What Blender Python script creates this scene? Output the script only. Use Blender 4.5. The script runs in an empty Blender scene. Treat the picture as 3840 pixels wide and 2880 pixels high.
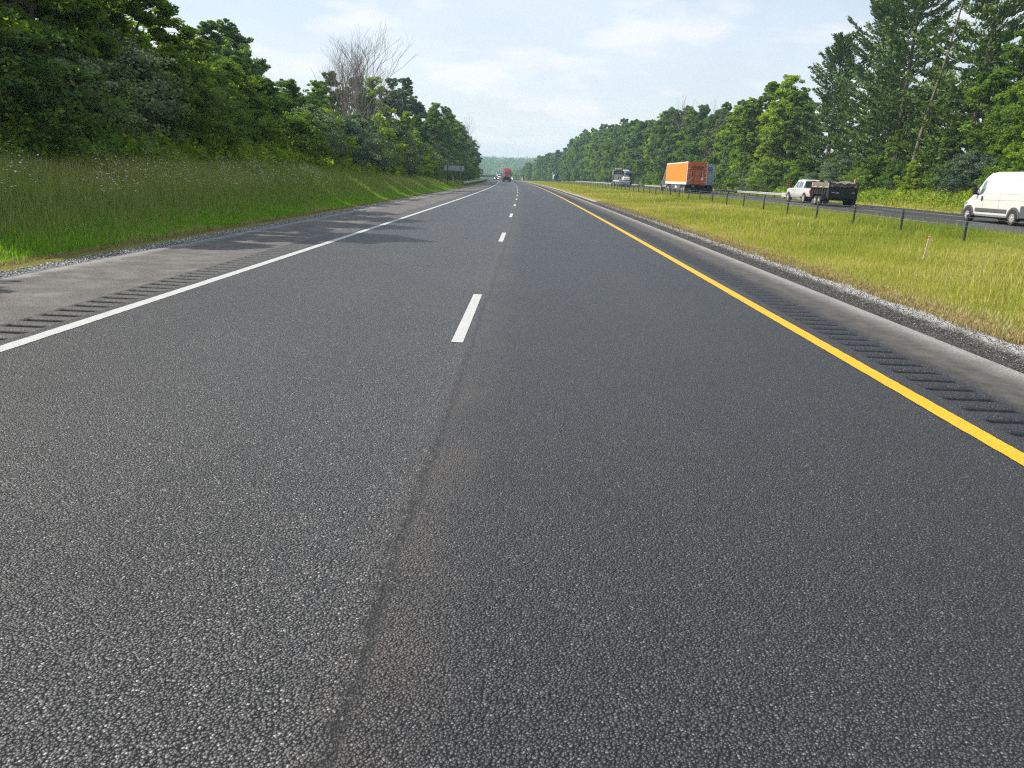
import bpy, bmesh, math, random
import numpy as np
from mathutils import Vector, Matrix
random.seed(7); rng = np.random.default_rng(7)
R = math.radians
sc = bpy.context.scene
COL = sc.collection

# ------------------------------------------------------------------ geometry of the place
# x across the road (right positive), y along it (away from the camera), metres
def cv(y): y = np.clip(y, -80, 620); return -9e-5*y*np.abs(y)                       # bend of the near carriageway
def fv(y): return -1.85e-4*np.maximum(0, np.minimum(y, 600.0)-120.0)**2      # bend of the far carriageway
def dip(y): return -5e-5*np.maximum(0, y-330.0)**2*(y < 900) + (-16.2)*(y >= 900)
def zfar(y): return np.interp(y, [-50, 20, 42, 66, 105, 183, 375, 600], [.1, .12, .20, .36, .36, .30, .15, .1])
def nz(x, y, s=1.0, k=0.0):
    return (np.sin(x*.83*s+1.3+k)*np.cos(y*.71*s-.4+k)+.6*np.sin(x*1.9*s-y*1.3*s+k*2)+.4*np.cos(x*3.1*s+y*2.7*s+k))/2.0
def smooth(t): t = np.clip(t, 0, 1); return t*t*(3-2*t)
def ground(x, y):
    x = np.asarray(x, float); y = np.asarray(y, float)
    c = cv(y); xo = x-c; d0 = np.where(y > 330, dip(y), 0.0)
    s = np.interp(y, [-60, 5, 20, 37, 50, 70, 100, 130, 200, 400], [.3, .36, .43, .47, .38, .31, .22, .13, .08, .06])
    d = np.maximum(0, -xo-7.85)
    left = -.03+s*np.where(d < 6.5, d*smooth(d/1.2+.25), 6.5+(d-6.5)*.12)*np.where(d < 1e-6, 0, 1)+nz(x, y, .6)*.10*smooth(d/3)
    fl = 18.5+fv(y); zf = zfar(y); a = 5.6+c
    t = np.clip((x-a)/np.maximum(fl-a, .5), 0, 1)
    med = -.03+t*zf+.10*np.exp(-((t-.88)/.1)**2)-.10*np.exp(-((t-.35)/.22)**2)*.6+nz(x, y, .5, 2)*.03*np.sin(np.pi*t)
    fr = 30.3+fv(y); e = x-fr
    hr = np.interp(y, [-60, 40, 90, 110, 200, 350, 600], [1.6, 1.7, 1.45, 1.15, 1.1, 1.0, .6])
    right = zf-.15*smooth(e/1.2)+hr*smooth((e-1.2)/5.5)+np.maximum(0, e-6)*.03+nz(x, y, .4, 5)*.06*smooth(e/3)
    z = np.where(xo < -7.85, left, np.where(xo < 5.6, 0.0, np.where(x < fl, med, np.where(x < fr, zf, right))))
    far = smooth((y-900)/500.)*smooth((y-900)/500.)
    return z+d0*(1-far)+far*(-10)

# ------------------------------------------------------------------ materials
def newmat(name):
    m = bpy.data.materials.new(name); m.use_nodes = True
    nt = m.node_tree; return m, nt, nt.nodes['Principled BSDF']
def N(nt, t, **k):
    n = nt.nodes.new(t)
    for a, b in k.items():
        if a.startswith('i_'): n.inputs[a[2:].replace('_', ' ')].default_value = b
        else: setattr(n, a, b)
    return n
def L(nt, a, b): nt.links.new(a, b)
def math_n(nt, op, a, b=None, c=None):
    n = nt.nodes.new('ShaderNodeMath'); n.operation = op
    for i, v in enumerate((a, b, c)):
        if v is None: continue
        if hasattr(v, 'is_linked') or isinstance(v, bpy.types.NodeSocket): nt.links.new(v, n.inputs[i])
        else: n.inputs[i].default_value = v
    return n.outputs[0]
def mixc(nt, fac, a, b, mode='MIX'):
    n = nt.nodes.new('ShaderNodeMix'); n.data_type = 'RGBA'; n.blend_type = mode
    for s, v in ((n.inputs['Factor'], fac), (n.inputs['A'], a), (n.inputs['B'], b)):
        if isinstance(v, bpy.types.NodeSocket): nt.links.new(v, s)
        elif isinstance(v, (int, float)): s.default_value = v
        else: s.default_value = (*v[:3], 1)
    return n.outputs['Result']
def ramp(nt, fac, stops):
    n = nt.nodes.new('ShaderNodeValToRGB'); e = n.color_ramp.elements
    e[0].position, e[0].color = stops[0][0], (*([stops[0][1]]*3 if isinstance(stops[0][1], (int, float)) else stops[0][1]), 1)
    e[1].position, e[1].color = stops[1][0], (*([stops[1][1]]*3 if isinstance(stops[1][1], (int, float)) else stops[1][1]), 1)
    for p, c in stops[2:]:
        q = e.new(p); q.color = (*([c]*3 if isinstance(c, (int, float)) else c), 1)
    nt.links.new(fac, n.inputs[0]); return n.outputs[0]

def simple(name, col, rough=.5, metal=0, spec=.5, var=.12, scale=3.0, coat=0, bump=0.0, bscale=20):
    m, nt, b = newmat(name)
    tc = N(nt, 'ShaderNodeTexCoord'); no = N(nt, 'ShaderNodeTexNoise', i_Scale=scale, i_Detail=5.0)
    L(nt, tc.outputs['Object'], no.inputs['Vector'])
    f = ramp(nt, no.outputs[0], [(.3, 1-var), (.7, 1+var*.4)])
    L(nt, mixc(nt, 1.0, col, f, 'MULTIPLY'), b.inputs['Base Color'])
    b.inputs['Roughness'].default_value = rough; b.inputs['Metallic'].default_value = metal
    b.inputs['Specular IOR Level'].default_value = spec; b.inputs['Coat Weight'].default_value = coat
    if bump:
        n2 = N(nt, 'ShaderNodeTexNoise', i_Scale=bscale, i_Detail=4.0); L(nt, tc.outputs['Object'], n2.inputs['Vector'])
        bu = N(nt, 'ShaderNodeBump', i_Strength=bump, i_Distance=.02); L(nt, n2.outputs[0], bu.inputs['Height']); L(nt, bu.outputs[0], b.inputs['Normal'])
    return m
def emis(name, col, st):
    m, nt, b = newmat(name); b.inputs['Base Color'].default_value = (*col, 1)
    b.inputs['Emission Color'].default_value = (*col, 1); b.inputs['Emission Strength'].default_value = st
    no = N(nt, 'ShaderNodeTexNoise', i_Scale=9.0); L(nt, ramp(nt, no.outputs[0], [(.2, .4), (.6, .6)]), b.inputs['Roughness'])
    return m

def stone_surface(name, scale, dark, light, bright, bumpd, kind, rough=.55, spec=.45):
    """coarse aggregate: Voronoi stones, gaps darkened for binder and painted shade. UV.x = metres from the lane line, UV.y = metres along"""
    m, nt, b = newmat(name)
    tc = N(nt, 'ShaderNodeTexCoord'); uv = N(nt, 'ShaderNodeUVMap'); uv.uv_map = 'uv'
    sep = N(nt, 'ShaderNodeSeparateXYZ'); L(nt, uv.outputs[0], sep.inputs[0]); U, V = sep.outputs[0], sep.outputs[1]
    wn = N(nt, 'ShaderNodeTexNoise', i_Scale=scale*.6, i_Detail=2.0); L(nt, tc.outputs['Object'], wn.inputs['Vector'])
    wv = N(nt, 'ShaderNodeVectorMath', operation='SCALE'); L(nt, wn.outputs['Color'], wv.inputs[0]); wv.inputs['Scale'].default_value = .9/scale
    ad = N(nt, 'ShaderNodeVectorMath', operation='ADD'); L(nt, tc.outputs['Object'], ad.inputs[0]); L(nt, wv.outputs[0], ad.inputs[1])
    vo = N(nt, 'ShaderNodeTexVoronoi', i_Scale=scale, i_Randomness=1.0); L(nt, ad.outputs[0], vo.inputs['Vector'])
    h = math_n(nt, 'SUBTRACT', 1.0, math_n(nt, 'POWER', vo.outputs['Distance'], 1.6))
    sc_ = N(nt, 'ShaderNodeSeparateColor'); L(nt, vo.outputs['Color'], sc_.inputs[0])
    cell = sc_.outputs[0]; cell2 = sc_.outputs[1]
    h2 = math_n(nt, 'MULTIPLY', h, math_n(nt, 'MULTIPLY_ADD', cell2, .7, .5))
    stone = ramp(nt, cell, [(0, dark[1]), (.75, light), (.93, light), (.975, bright)])
    f = ramp(nt, vo.outputs['Distance'], [(.32, 1.0), (.62, 0.0)])  # gap mask: dark binder plus occlusion shade painted between the stones
    col = mixc(nt, f, dark[0], stone)
    # slow mottling
    big = N(nt, 'ShaderNodeTexNoise', i_Scale=.55, i_Detail=6.0, i_Roughness=.6); L(nt, tc.outputs['Object'], big.inputs['Vector'])
    mott = ramp(nt, big.outputs[0], [(.3, .86), (.7, 1.14)])
    col = mixc(nt, 1.0, col, mott, 'MULTIPLY')
    rg = rough
    if kind == 'lane':
        wob = N(nt, 'ShaderNodeTexNoise', i_Scale=.5, i_Detail=8.0, i_Roughness=.65); wob.noise_dimensions = '1D'
        L(nt, V, wob.inputs['W'])
        w = math_n(nt, 'MULTIPLY_ADD', wob.outputs[0], .16, -.08)
        rag = N(nt, 'ShaderNodeTexNoise', i_Scale=17.0, i_Detail=5.0, i_Roughness=.75); L(nt, tc.outputs['Object'], rag.inputs['Vector'])
        w = math_n(nt, 'ADD', w, math_n(nt, 'MULTIPLY_ADD', rag.outputs[0], .16, -.08))
        Us = math_n(nt, 'ADD', U, w)
        # lighter left mat, darker bluish right mat, meeting in a ragged joint at u = -0.47
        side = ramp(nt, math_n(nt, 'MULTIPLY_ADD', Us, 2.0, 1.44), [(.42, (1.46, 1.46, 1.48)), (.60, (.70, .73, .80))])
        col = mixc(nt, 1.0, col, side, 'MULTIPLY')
        # dusty band and dark line along the joint
        dd = math_n(nt, 'ABSOLUTE', math_n(nt, 'ADD', Us, .40))
        big2 = N(nt, 'ShaderNodeTexNoise', i_Scale=1.7, i_Detail=5.0); L(nt, tc.outputs['Object'], big2.inputs['Vector'])
        dust = math_n(nt, 'MULTIPLY', ramp(nt, dd, [(.0, 1.0), (.30, 0.0)]), ramp(nt, big2.outputs[0], [(.35, .25), (.62, .85)]))
        col = mixc(nt, math_n(nt, 'MULTIPLY', math_n(nt, 'MULTIPLY', dust, ramp(nt, vo.outputs['Distance'], [(.3, .75), (.6, .15)])), 1.0), col, (.14, .11, .088))
        dl = math_n(nt, 'ABSOLUTE', math_n(nt, 'ADD', Us, .475))
        crack = math_n(nt, 'MULTIPLY', ramp(nt, dl, [(.0, 1.0), (.055, 0.0)]), ramp(nt, rag.outputs[0], [(.42, .1), (.58, .85)]))
        col = mixc(nt, math_n(nt, 'MULTIPLY', crack, .95), col, (.010, .010, .010))
        h2 = math_n(nt, 'SUBTRACT', h2, math_n(nt, 'MULTIPLY', crack, 1.1))
        # darker smear in the right lane and faint wheel paths
        sm = math_n(nt, 'ABSOLUTE', math_n(nt, 'SUBTRACT', math_n(nt, 'MULTIPLY_ADD', wob.outputs[0], .3, U), 1.78))
        col = mixc(nt, math_n(nt, 'MULTIPLY', ramp(nt, sm, [(.05, 1.0), (.32, 0.0)]), math_n(nt, 'MULTIPLY', ramp(nt, math_n(nt, 'MULTIPLY', V, .02), [(.12, 0.0), (.2, .4), (.6, .3), (.9, 0)]), 1.0)), col, (.03, .027, .026))
        for cx in (-3.4, -1.6, .4, 2.5):
            wp = ramp(nt, math_n(nt, 'ABSOLUTE', math_n(nt, 'SUBTRACT', U, cx)), [(.1, .93), (.5, 1.0)])
            col = mixc(nt, 1.0, col, wp, 'MULTIPLY')
    if kind == 'shoulder_l':
        dn = N(nt, 'ShaderNodeTexNoise', i_Scale=2.2, i_Detail=7.0, i_Roughness=.6); L(nt, tc.outputs['Object'], dn.inputs['Vector'])
        gr = N(nt, 'ShaderNodeTexNoise', i_Scale=38.0, i_Detail=4.0, i_Roughness=.8); L(nt, tc.outputs['Object'], gr.inputs['Vector'])
        edge = ramp(nt, math_n(nt, 'ADD', math_n(nt, 'MULTIPLY_ADD', U, -1.0, -6.42), math_n(nt, 'MULTIPLY_ADD', dn.outputs[0], .7, -.35)), [(.15, 0.0), (.5, 1.0)])
        col = mixc(nt, math_n(nt, 'MULTIPLY', math_n(nt, 'MULTIPLY', edge, .95), ramp(nt, gr.outputs[0], [(.38, .15), (.6, 1.0)])), col, (.40, .39, .375))
        col = mixc(nt, ramp(nt, dn.outputs[0], [(.45, 0.0), (.8, .45)]), col, (.30, .28, .26))
    if kind == 'shoulder_r':
        dn = N(nt, 'ShaderNodeTexNoise', i_Scale=1.6, i_Detail=7.0, i_Roughness=.62); L(nt, tc.outputs['Object'], dn.inputs['Vector'])
        u2 = math_n(nt, 'ADD', U, math_n(nt, 'MULTIPLY_ADD', dn.outputs[0], .34, -.17))
        col = mixc(nt, ramp(nt, math_n(nt, 'MULTIPLY_ADD', u2, 1.0, -3.8), [(.0, 0.0), (.25, .6), (.9, .6)]), col, (.13, .118, .105))
        gr = N(nt, 'ShaderNodeTexNoise', i_Scale=42.0, i_Detail=4.0, i_Roughness=.8); L(nt, tc.outputs['Object'], gr.inputs['Vector'])
        pt = N(nt, 'ShaderNodeTexNoise', i_Scale=5.0, i_Detail=8.0, i_Roughness=.7); L(nt, tc.outputs['Object'], pt.inputs['Vector'])
        col = mixc(nt, 1.0, col, ramp(nt, pt.outputs[0], [(.35, .62), (.65, 1.15)]), 'MULTIPLY')
        e2 = ramp(nt, math_n(nt, 'MULTIPLY_ADD', u2, 1.0, -4.08), [(.16, 0.0), (.34, .35), (.5, .9)])
        col = mixc(nt, math_n(nt, 'MULTIPLY', e2, ramp(nt, gr.outputs[0], [(.40, .12), (.58, 1.0)])), col, (.40, .385, .36))
    if kind in ('gravel_r', 'gravel_l'):
        dn = N(nt, 'ShaderNodeTexNoise', i_Scale=2.0, i_Detail=8.0, i_Roughness=.65); L(nt, tc.outputs['Object'], dn.inputs['Vector'])
        k = 5.22 if kind == 'gravel_r' else 7.25
        u2 = math_n(nt, 'ADD', math_n(nt, 'ABSOLUTE', U), math_n(nt, 'MULTIPLY_ADD', dn.outputs[0], .5, -.25))
        amt = .85 if kind == 'gravel_r' else .25
        col = mixc(nt, math_n(nt, 'MULTIPLY', ramp(nt, math_n(nt, 'SUBTRACT', u2, k-.05), [(.0, 0.0), (.22, 1.0)]), amt), col, (.48, .47, .45))
    if kind == 'milled':
        jn = N(nt, 'ShaderNodeTexNoise', i_Scale=30.0, i_Detail=4.0, i_Roughness=.8); L(nt, tc.outputs['Object'], jn.inputs['Vector']); fr_ = math_n(nt, 'FRACT', math_n(nt, 'DIVIDE', math_n(nt, 'ADD', V, math_n(nt, 'MULTIPLY_ADD', jn.outputs[0], .07, -.035)), .295))
        gm = math_n(nt, 'MULTIPLY', ramp(nt, fr_, [(.08, 0.0), (.18, 1.0), (.50, 1.0), (.64, 0.0)] if name.endswith('grey') else [(.12, 0.0), (.22, 1.0), (.46, 1.0), (.60, 0.0)]), 1.0)
        gn = N(nt, 'ShaderNodeTexNoise', i_Scale=45.0, i_Detail=3.0, i_Roughness=.7); L(nt, tc.outputs['Object'], gn.inputs['Vector'])
        e0 = math_n(nt, 'ABSOLUTE', math_n(nt, 'SUBTRACT', math_n(nt, 'ABSOLUTE', U), 4.79 if name.endswith('grey') else 3.60))
        gm = math_n(nt, 'MULTIPLY', gm, ramp(nt, e0, [(.185, 1.0), (.215, 0.0)]))
        gm = math_n(nt, 'MULTIPLY', gm, ramp(nt, gn.outputs[0], [(.5, 1.0), (.85, .8)] if name.endswith('grey') else [(.45, 1.0), (.75, .55)])); col = mixc(nt, gm, col, (.008, .008, .008)); L(nt, math_n(nt, 'MULTIPLY_ADD', gm, -.4, .45), b.inputs['Specular IOR Level'])
    L(nt, col, b.inputs['Base Color'])
    b.inputs['Roughness'].default_value = rg
    if kind != 'milled': b.inputs['Specular IOR Level'].default_value = spec
    fine = N(nt, 'ShaderNodeTexNoise', i_Scale=scale*3, i_Detail=2.0); L(nt, tc.outputs['Object'], fine.inputs['Vector'])
    hh = math_n(nt, 'ADD', h2, math_n(nt, 'MULTIPLY', fine.outputs[0], .15))
    bu = N(nt, 'ShaderNodeBump', i_Strength=1.0, i_Distance=bumpd); L(nt, hh, bu.inputs['Height']); L(nt, bu.outputs[0], b.inputs['Normal'])
    return m

M = {}
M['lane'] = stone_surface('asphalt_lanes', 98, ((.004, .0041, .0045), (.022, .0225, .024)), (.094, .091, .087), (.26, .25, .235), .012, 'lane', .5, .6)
M['shl'] = stone_surface('asphalt_shoulder_brown', 150, ((.05, .045, .04), (.10, .088, .078)), (.28, .262, .245), (.44, .42, .39), .002, 'shoulder_l', .8, .25)
M['shr'] = stone_surface('asphalt_shoulder_dusty', 150, ((.02, .02, .022), (.045, .045, .047)), (.10, .095, .09), (.25, .24, .22), .002, 'shoulder_r', .8, .25)
M['rumble'] = stone_surface('asphalt_milled', 92, ((.008, .009, .011), (.022, .024, .029)), (.060, .062, .068), (.18, .17, .16), .007, 'milled')
M['rumble_l'] = stone_surface('asphalt_milled_grey', 92, ((.04, .037, .034), (.09, .084, .078)), (.19, .178, .165), (.32, .30, .28), .004, 'milled')
M['road2'] = stone_surface('asphalt_far', 60, ((.02, .02, .021), (.045, .045, .047)), (.085, .084, .083), (.2, .2, .19), .004, 'none')
M['grl'] = stone_surface('gravel_left', 34, ((.05, .05, .054), (.17, .17, .18)), (.36, .36, .37), (.62, .61, .6), .02, 'gravel_l', .85, .2)
M['grr'] = stone_surface('gravel_right', 46, ((.02, .019, .018), (.055, .05, .046)), (.14, .13, .118), (.38, .36, .33), .014, 'gravel_r', .85, .2)

def paint_mat(name, col, worn):
    m, nt, b = newmat(name); tc = N(nt, 'ShaderNodeTexCoord')
    vo = N(nt, 'ShaderNodeTexVoronoi', i_Scale=92.0); L(nt, tc.outputs['Object'], vo.inputs['Vector'])
    gap = ramp(nt, vo.outputs['Distance'], [(.42, 0.0), (.62, 1.0)])
    no = N(nt, 'ShaderNodeTexNoise', i_Scale=3.0, i_Detail=6.0); L(nt, tc.outputs['Object'], no.inputs['Vector'])
    c = mixc(nt, 1.0, col, ramp(nt, no.outputs[0], [(.3, .86), (.7, 1.0)]), 'MULTIPLY')
    dk = tuple(v*worn for v in col)
    nw = N(nt, 'ShaderNodeTexNoise', i_Scale=26.0, i_Detail=6.0, i_Roughness=.75); L(nt, tc.outputs['Object'], nw.inputs['Vector'])
    worn_ = mixc(nt, ramp(nt, nw.outputs[0], [(.60, 0.0), (.72, .75)]), mixc(nt, gap, c, dk), (.05, .05, .052))
    L(nt, worn_, b.inputs['Base Color']); b.inputs['Roughness'].default_value = .6
    bu = N(nt, 'ShaderNodeBump', i_Strength=.8, i_Distance=.003); L(nt, math_n(nt, 'SUBTRACT', 1.0, vo.outputs['Distance']), bu.inputs['Height']); L(nt, bu.outputs[0], b.inputs['Normal'])
    return m
M['white_line'] = paint_mat('road_paint_white', (.60, .60, .575), .6)
M['yellow_line'] = paint_mat('road_paint_yellow', (.82, .47, .006), .6)

# ground sheet: green turf with dry straw near the pavement, darker soil under the woods
m, nt, b = newmat('turf_ground'); tc = N(nt, 'ShaderNodeTexCoord')
n1 = N(nt, 'ShaderNodeTexNoise', i_Scale=.35, i_Detail=8.0, i_Roughness=.65); L(nt, tc.outputs['Object'], n1.inputs['Vector'])
n2 = N(nt, 'ShaderNodeTexNoise', i_Scale=9.0, i_Detail=6.0, i_Roughness=.7); L(nt, tc.outputs['Object'], n2.inputs['Vector'])
c1 = ramp(nt, n1.outputs[0], [(.3, (.12, .16, .024)), (.55, (.22, .225, .038)), (.75, (.28, .25, .07))])
c2 = mixc(nt, 1.0, c1, ramp(nt, n2.outputs[0], [(.3, .55), (.7, 1.25)]), 'MULTIPLY')
at_ = N(nt, 'ShaderNodeAttribute'); at_.attribute_name = 'dry'
c3 = mixc(nt, at_.outputs['Fac'], c2, (.20, .155, .075))
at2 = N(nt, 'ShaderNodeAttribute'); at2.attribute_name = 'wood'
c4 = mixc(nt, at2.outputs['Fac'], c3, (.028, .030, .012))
L(nt, c4, b.inputs['Base Color']); b.inputs['Roughness'].default_value = .95; b.inputs['Specular IOR Level'].default_value = .1
bu = N(nt, 'ShaderNodeBump', i_Strength=1.0, i_Distance=.06); L(nt, n2.outputs[0], bu.inputs['Height']); L(nt, bu.outputs[0], b.inputs['Normal'])
M['turf'] = m

def leaf_mat(name, stops, transl=.35, rough=.45, objvar=.32, tint=(1.15, 1.2, .45)):
    m = bpy.data.materials.new(name); m.use_nodes = True; nt = m.node_tree; nt.nodes.clear()
    out = N(nt, 'ShaderNodeOutputMaterial'); a = N(nt, 'ShaderNodeAttribute'); a.attribute_name = 'lv'
    oi = N(nt, 'ShaderNodeObjectInfo')
    c = ramp(nt, a.outputs['Fac'], stops)
    vv = ramp(nt, oi.outputs['Random'], [(0, (1-objvar, 1-objvar*.8, 1-objvar*.3)), (.5, (1, 1, 1)), (1, (1+objvar*1.2, 1+objvar*.8, 1-objvar*.4))])
    c = mixc(nt, 1.0, c, vv, 'MULTIPLY')
    b = N(nt, 'ShaderNodeBsdfPrincipled'); L(nt, c, b.inputs['Base Color']); b.inputs['Roughness'].default_value = rough; b.inputs['Specular IOR Level'].default_value = .14
    t = N(nt, 'ShaderNodeBsdfTranslucent'); L(nt, mixc(nt, 1.0, c, tint, 'MULTIPLY'), t.inputs['Color'])
    mx = N(nt, 'ShaderNodeMixShader'); mx.inputs[0].default_value = transl
    L(nt, b.outputs[0], mx.inputs[1]); L(nt, t.outputs[0], mx.inputs[2]); L(nt, mx.outputs[0], out.inputs[0])
    return m
G1 = [(0, (.055, .11, .030)), (.5, (.135, .23, .048)), (.85, (.25, .36, .070)), (1, (.36, .44, .11))]
G2 = [(0, (.09, .16, .022)), (.5, (.22, .34, .040)), (.85, (.36, .46, .060)), (1, (.50, .55, .10))]
G3 = [(0, (.075, .12, .075)), (.5, (.16, .225, .13)), (.85, (.26, .33, .19)), (1, (.37, .43, .28))]
GP = [(0, (.030, .065, .020)), (.5, (.085, .150, .036)), (.85, (.18, .25, .050)), (1, (.25, .26, .08))]
M['leaf'] = leaf_mat('leaf_green', G1, .5)
M['leaf_b'] = leaf_mat('leaf_bright', G2, .55)
M['leaf_s'] = leaf_mat('leaf_silver', G3, .3)
M['needle'] = leaf_mat('pine_needle', GP, .15, .5, .15, (1.1, 1.15, .6))
M['grass'] = leaf_mat('grass_blade', [(0, (.13, .21, .030)), (.35, (.28, .33, .045)), (.65, (.42, .41, .075)), (.86, (.54, .47, .17)), (1, (.62, .53, .28))], .4, .55, 0, (1.2, 1.2, .4))
M['grass_l'] = leaf_mat('bank_grass_blade', [(0, (.15, .25, .055)), (.45, (.27, .35, .095)), (.7, (.40, .42, .15)), (.88, (.48, .41, .23)), (1, (.56, .48, .32))], .4, .55, 0, (1.2, 1.25, .35))
M['straw'] = leaf_mat('straw', [(0, (.20, .16, .07)), (.5, (.30, .235, .10)), (1, (.42, .34, .17))], .3, .7, 0, (1, 1, .8))
M['bark'] = simple('bark', (.11, .085, .065), .9, var=.5, scale=8, bump=.7, bscale=14)
M['bark_pale'] = simple('dead_wood', (.17, .145, .125), .85, var=.35, scale=6, bump=.4, bscale=20)
M['petal'] = simple('petal_white', (.62, .62, .56), .6, var=.1)
M['petal_o'] = simple('petal_orange', (.8, .16, .02), .6)
M['vwhite'] = simple('white_vehicle_paint', (.56, .56, .535), .32, var=.05, scale=1.2, coat=.3)
M['orange'] = simple('orange_trailer_skin', (.90, .22, .016), .42, var=.07, scale=1.0)
M['orange_shaded'] = simple('orange_skin_shaded', (.62, .13, .014), .6, var=.12)  # trailer orange made deeper: shade on the rear face is in the colour
M['white'] = simple('white_metal', (.75, .74, .70), .45, var=.12)
M['grey'] = simple('grey_metal', (.30, .31, .33), .5, .2, var=.2)
M['ltgrey'] = simple('trailer_grey', (.34, .42, .48), .5, var=.12, scale=1.5)
M['galv'] = simple('galvanised_steel', (.42, .43, .42), .55, .3, var=.22, scale=5)
M['galvp'] = simple('weathered_steel_post', (.13, .14, .13), .6, .3, var=.3, scale=9)
M['black'] = simple('black_plastic', (.012, .012, .013), .75, var=.3)
M['plastic'] = simple('dark_grey_plastic', (.075, .078, .08), .6, var=.15)
M['glass'] = simple('vehicle_glass', (.025, .035, .04), .08, 0, .7, var=.2)
M['glass_l'] = simple('side_glass', (.10, .13, .14), .07, 0, .8, var=.2)
M['tyre'] = simple('tyre_rubber', (.028, .026, .025), .85, var=.3, scale=12)
M['rim'] = simple('steel_rim', (.55, .55, .54), .4, .5, var=.15)
M['red'] = simple('red_truck_paint', (.22, .008, .018), .3, var=.1, coat=.4)
M['maroon'] = simple('dark_red_paint', (.16, .010, .012), .35, var=.15, coat=.3)
M['blue'] = simple('dark_blue_paint', (.02, .05, .13), .25, var=.15, coat=.4)
M['tail'] = simple('tail_lamp_red', (.55, .02, .015), .3, var=.1)
M['amber'] = simple('amber_lens', (.75, .22, .02), .35)
M['tarp'] = simple('mesh_tarp', (.16, .14, .12), .9, var=.35, scale=5, bump=.5, bscale=8)
M['ply'] = simple('plywood', (.50, .37, .22), .8, var=.25, scale=4)
M['concrete'] = simple('concrete', (.42, .40, .37), .9, var=.2, scale=4, bump=.3)
M['wood'] = simple('stake_wood', (.72, .55, .36), .85, var=.2, scale=9)
M['ribbon'] = simple('orange_ribbon', (.9, .18, .05), .6)
M['signback'] = simple('sign_back_aluminium', (.30, .36, .42), .5, .5, var=.12)
M['signteal'] = simple('sign_face_weathered', (.10, .22, .20), .6)
M['signblue'] = simple('sign_face_blue', (.012, .07, .24), .5)
M['bridge'] = simple('bridge_girder_blue', (.03, .045, .085), .6, var=.2)
M['lampon'] = emis('headlamp_lit', (1.0, .72, .42), 9.0)
M['amber_stripe'] = simple('marker_orange', (.85, .33, .03), .5)

# ------------------------------------------------------------------ object helpers
def tag(o, label=None, cat=None, group=None, kind=None):
    if label: o['label'] = label
    if cat: o['category'] = cat
    if group: o['group'] = group
    if kind: o['kind'] = kind
    return o
def empty(name, loc=(0, 0, 0), rz=0.0, label=None, cat=None, group=None):
    o = bpy.data.objects.new(name, None); COL.objects.link(o); o.location = loc; o.rotation_euler = (0, 0, rz)
    o.empty_display_size = .3
    return tag(o, label, cat, group)
def link(name, me, parent=None):
    o = bpy.data.objects.new(name, me); COL.objects.link(o)
    if parent is not None: o.parent = parent
    return o
def npmesh(name, verts, faces, mat, lv=None, smooth_=False, uv=None):
    """verts (n,3), faces (m,k)"""
    me = bpy.data.meshes.new(name); verts = np.asarray(verts, np.float32); faces = np.asarray(faces, np.int32)
    k = faces.shape[1]; me.vertices.add(len(verts)); me.vertices.foreach_set('co', verts.ravel())
    me.loops.add(faces.size); me.loops.foreach_set('vertex_index', faces.ravel())
    me.polygons.add(len(faces)); me.polygons.foreach_set('loop_start', np.arange(0, faces.size, k, dtype=np.int32))
    me.polygons.foreach_set('loop_total', np.full(len(faces), k, np.int32))
    if smooth_: me.polygons.foreach_set('use_smooth', np.ones(len(faces), bool))
    me.update(calc_edges=True)
    for mm in (mat if isinstance(mat, (list, tuple)) else [mat]): me.materials.append(mm)
    if lv is not None:
        a = me.attributes.new('lv', 'FLOAT', 'FACE'); a.data.foreach_set('value', np.asarray(lv, np.float32))
    if uv is not None:
        u = me.uv_layers.new(name='uv'); u.data.foreach_set('uv', np.asarray(uv, np.float32)[faces.ravel()].ravel())
    me.validate(); return me

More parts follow.
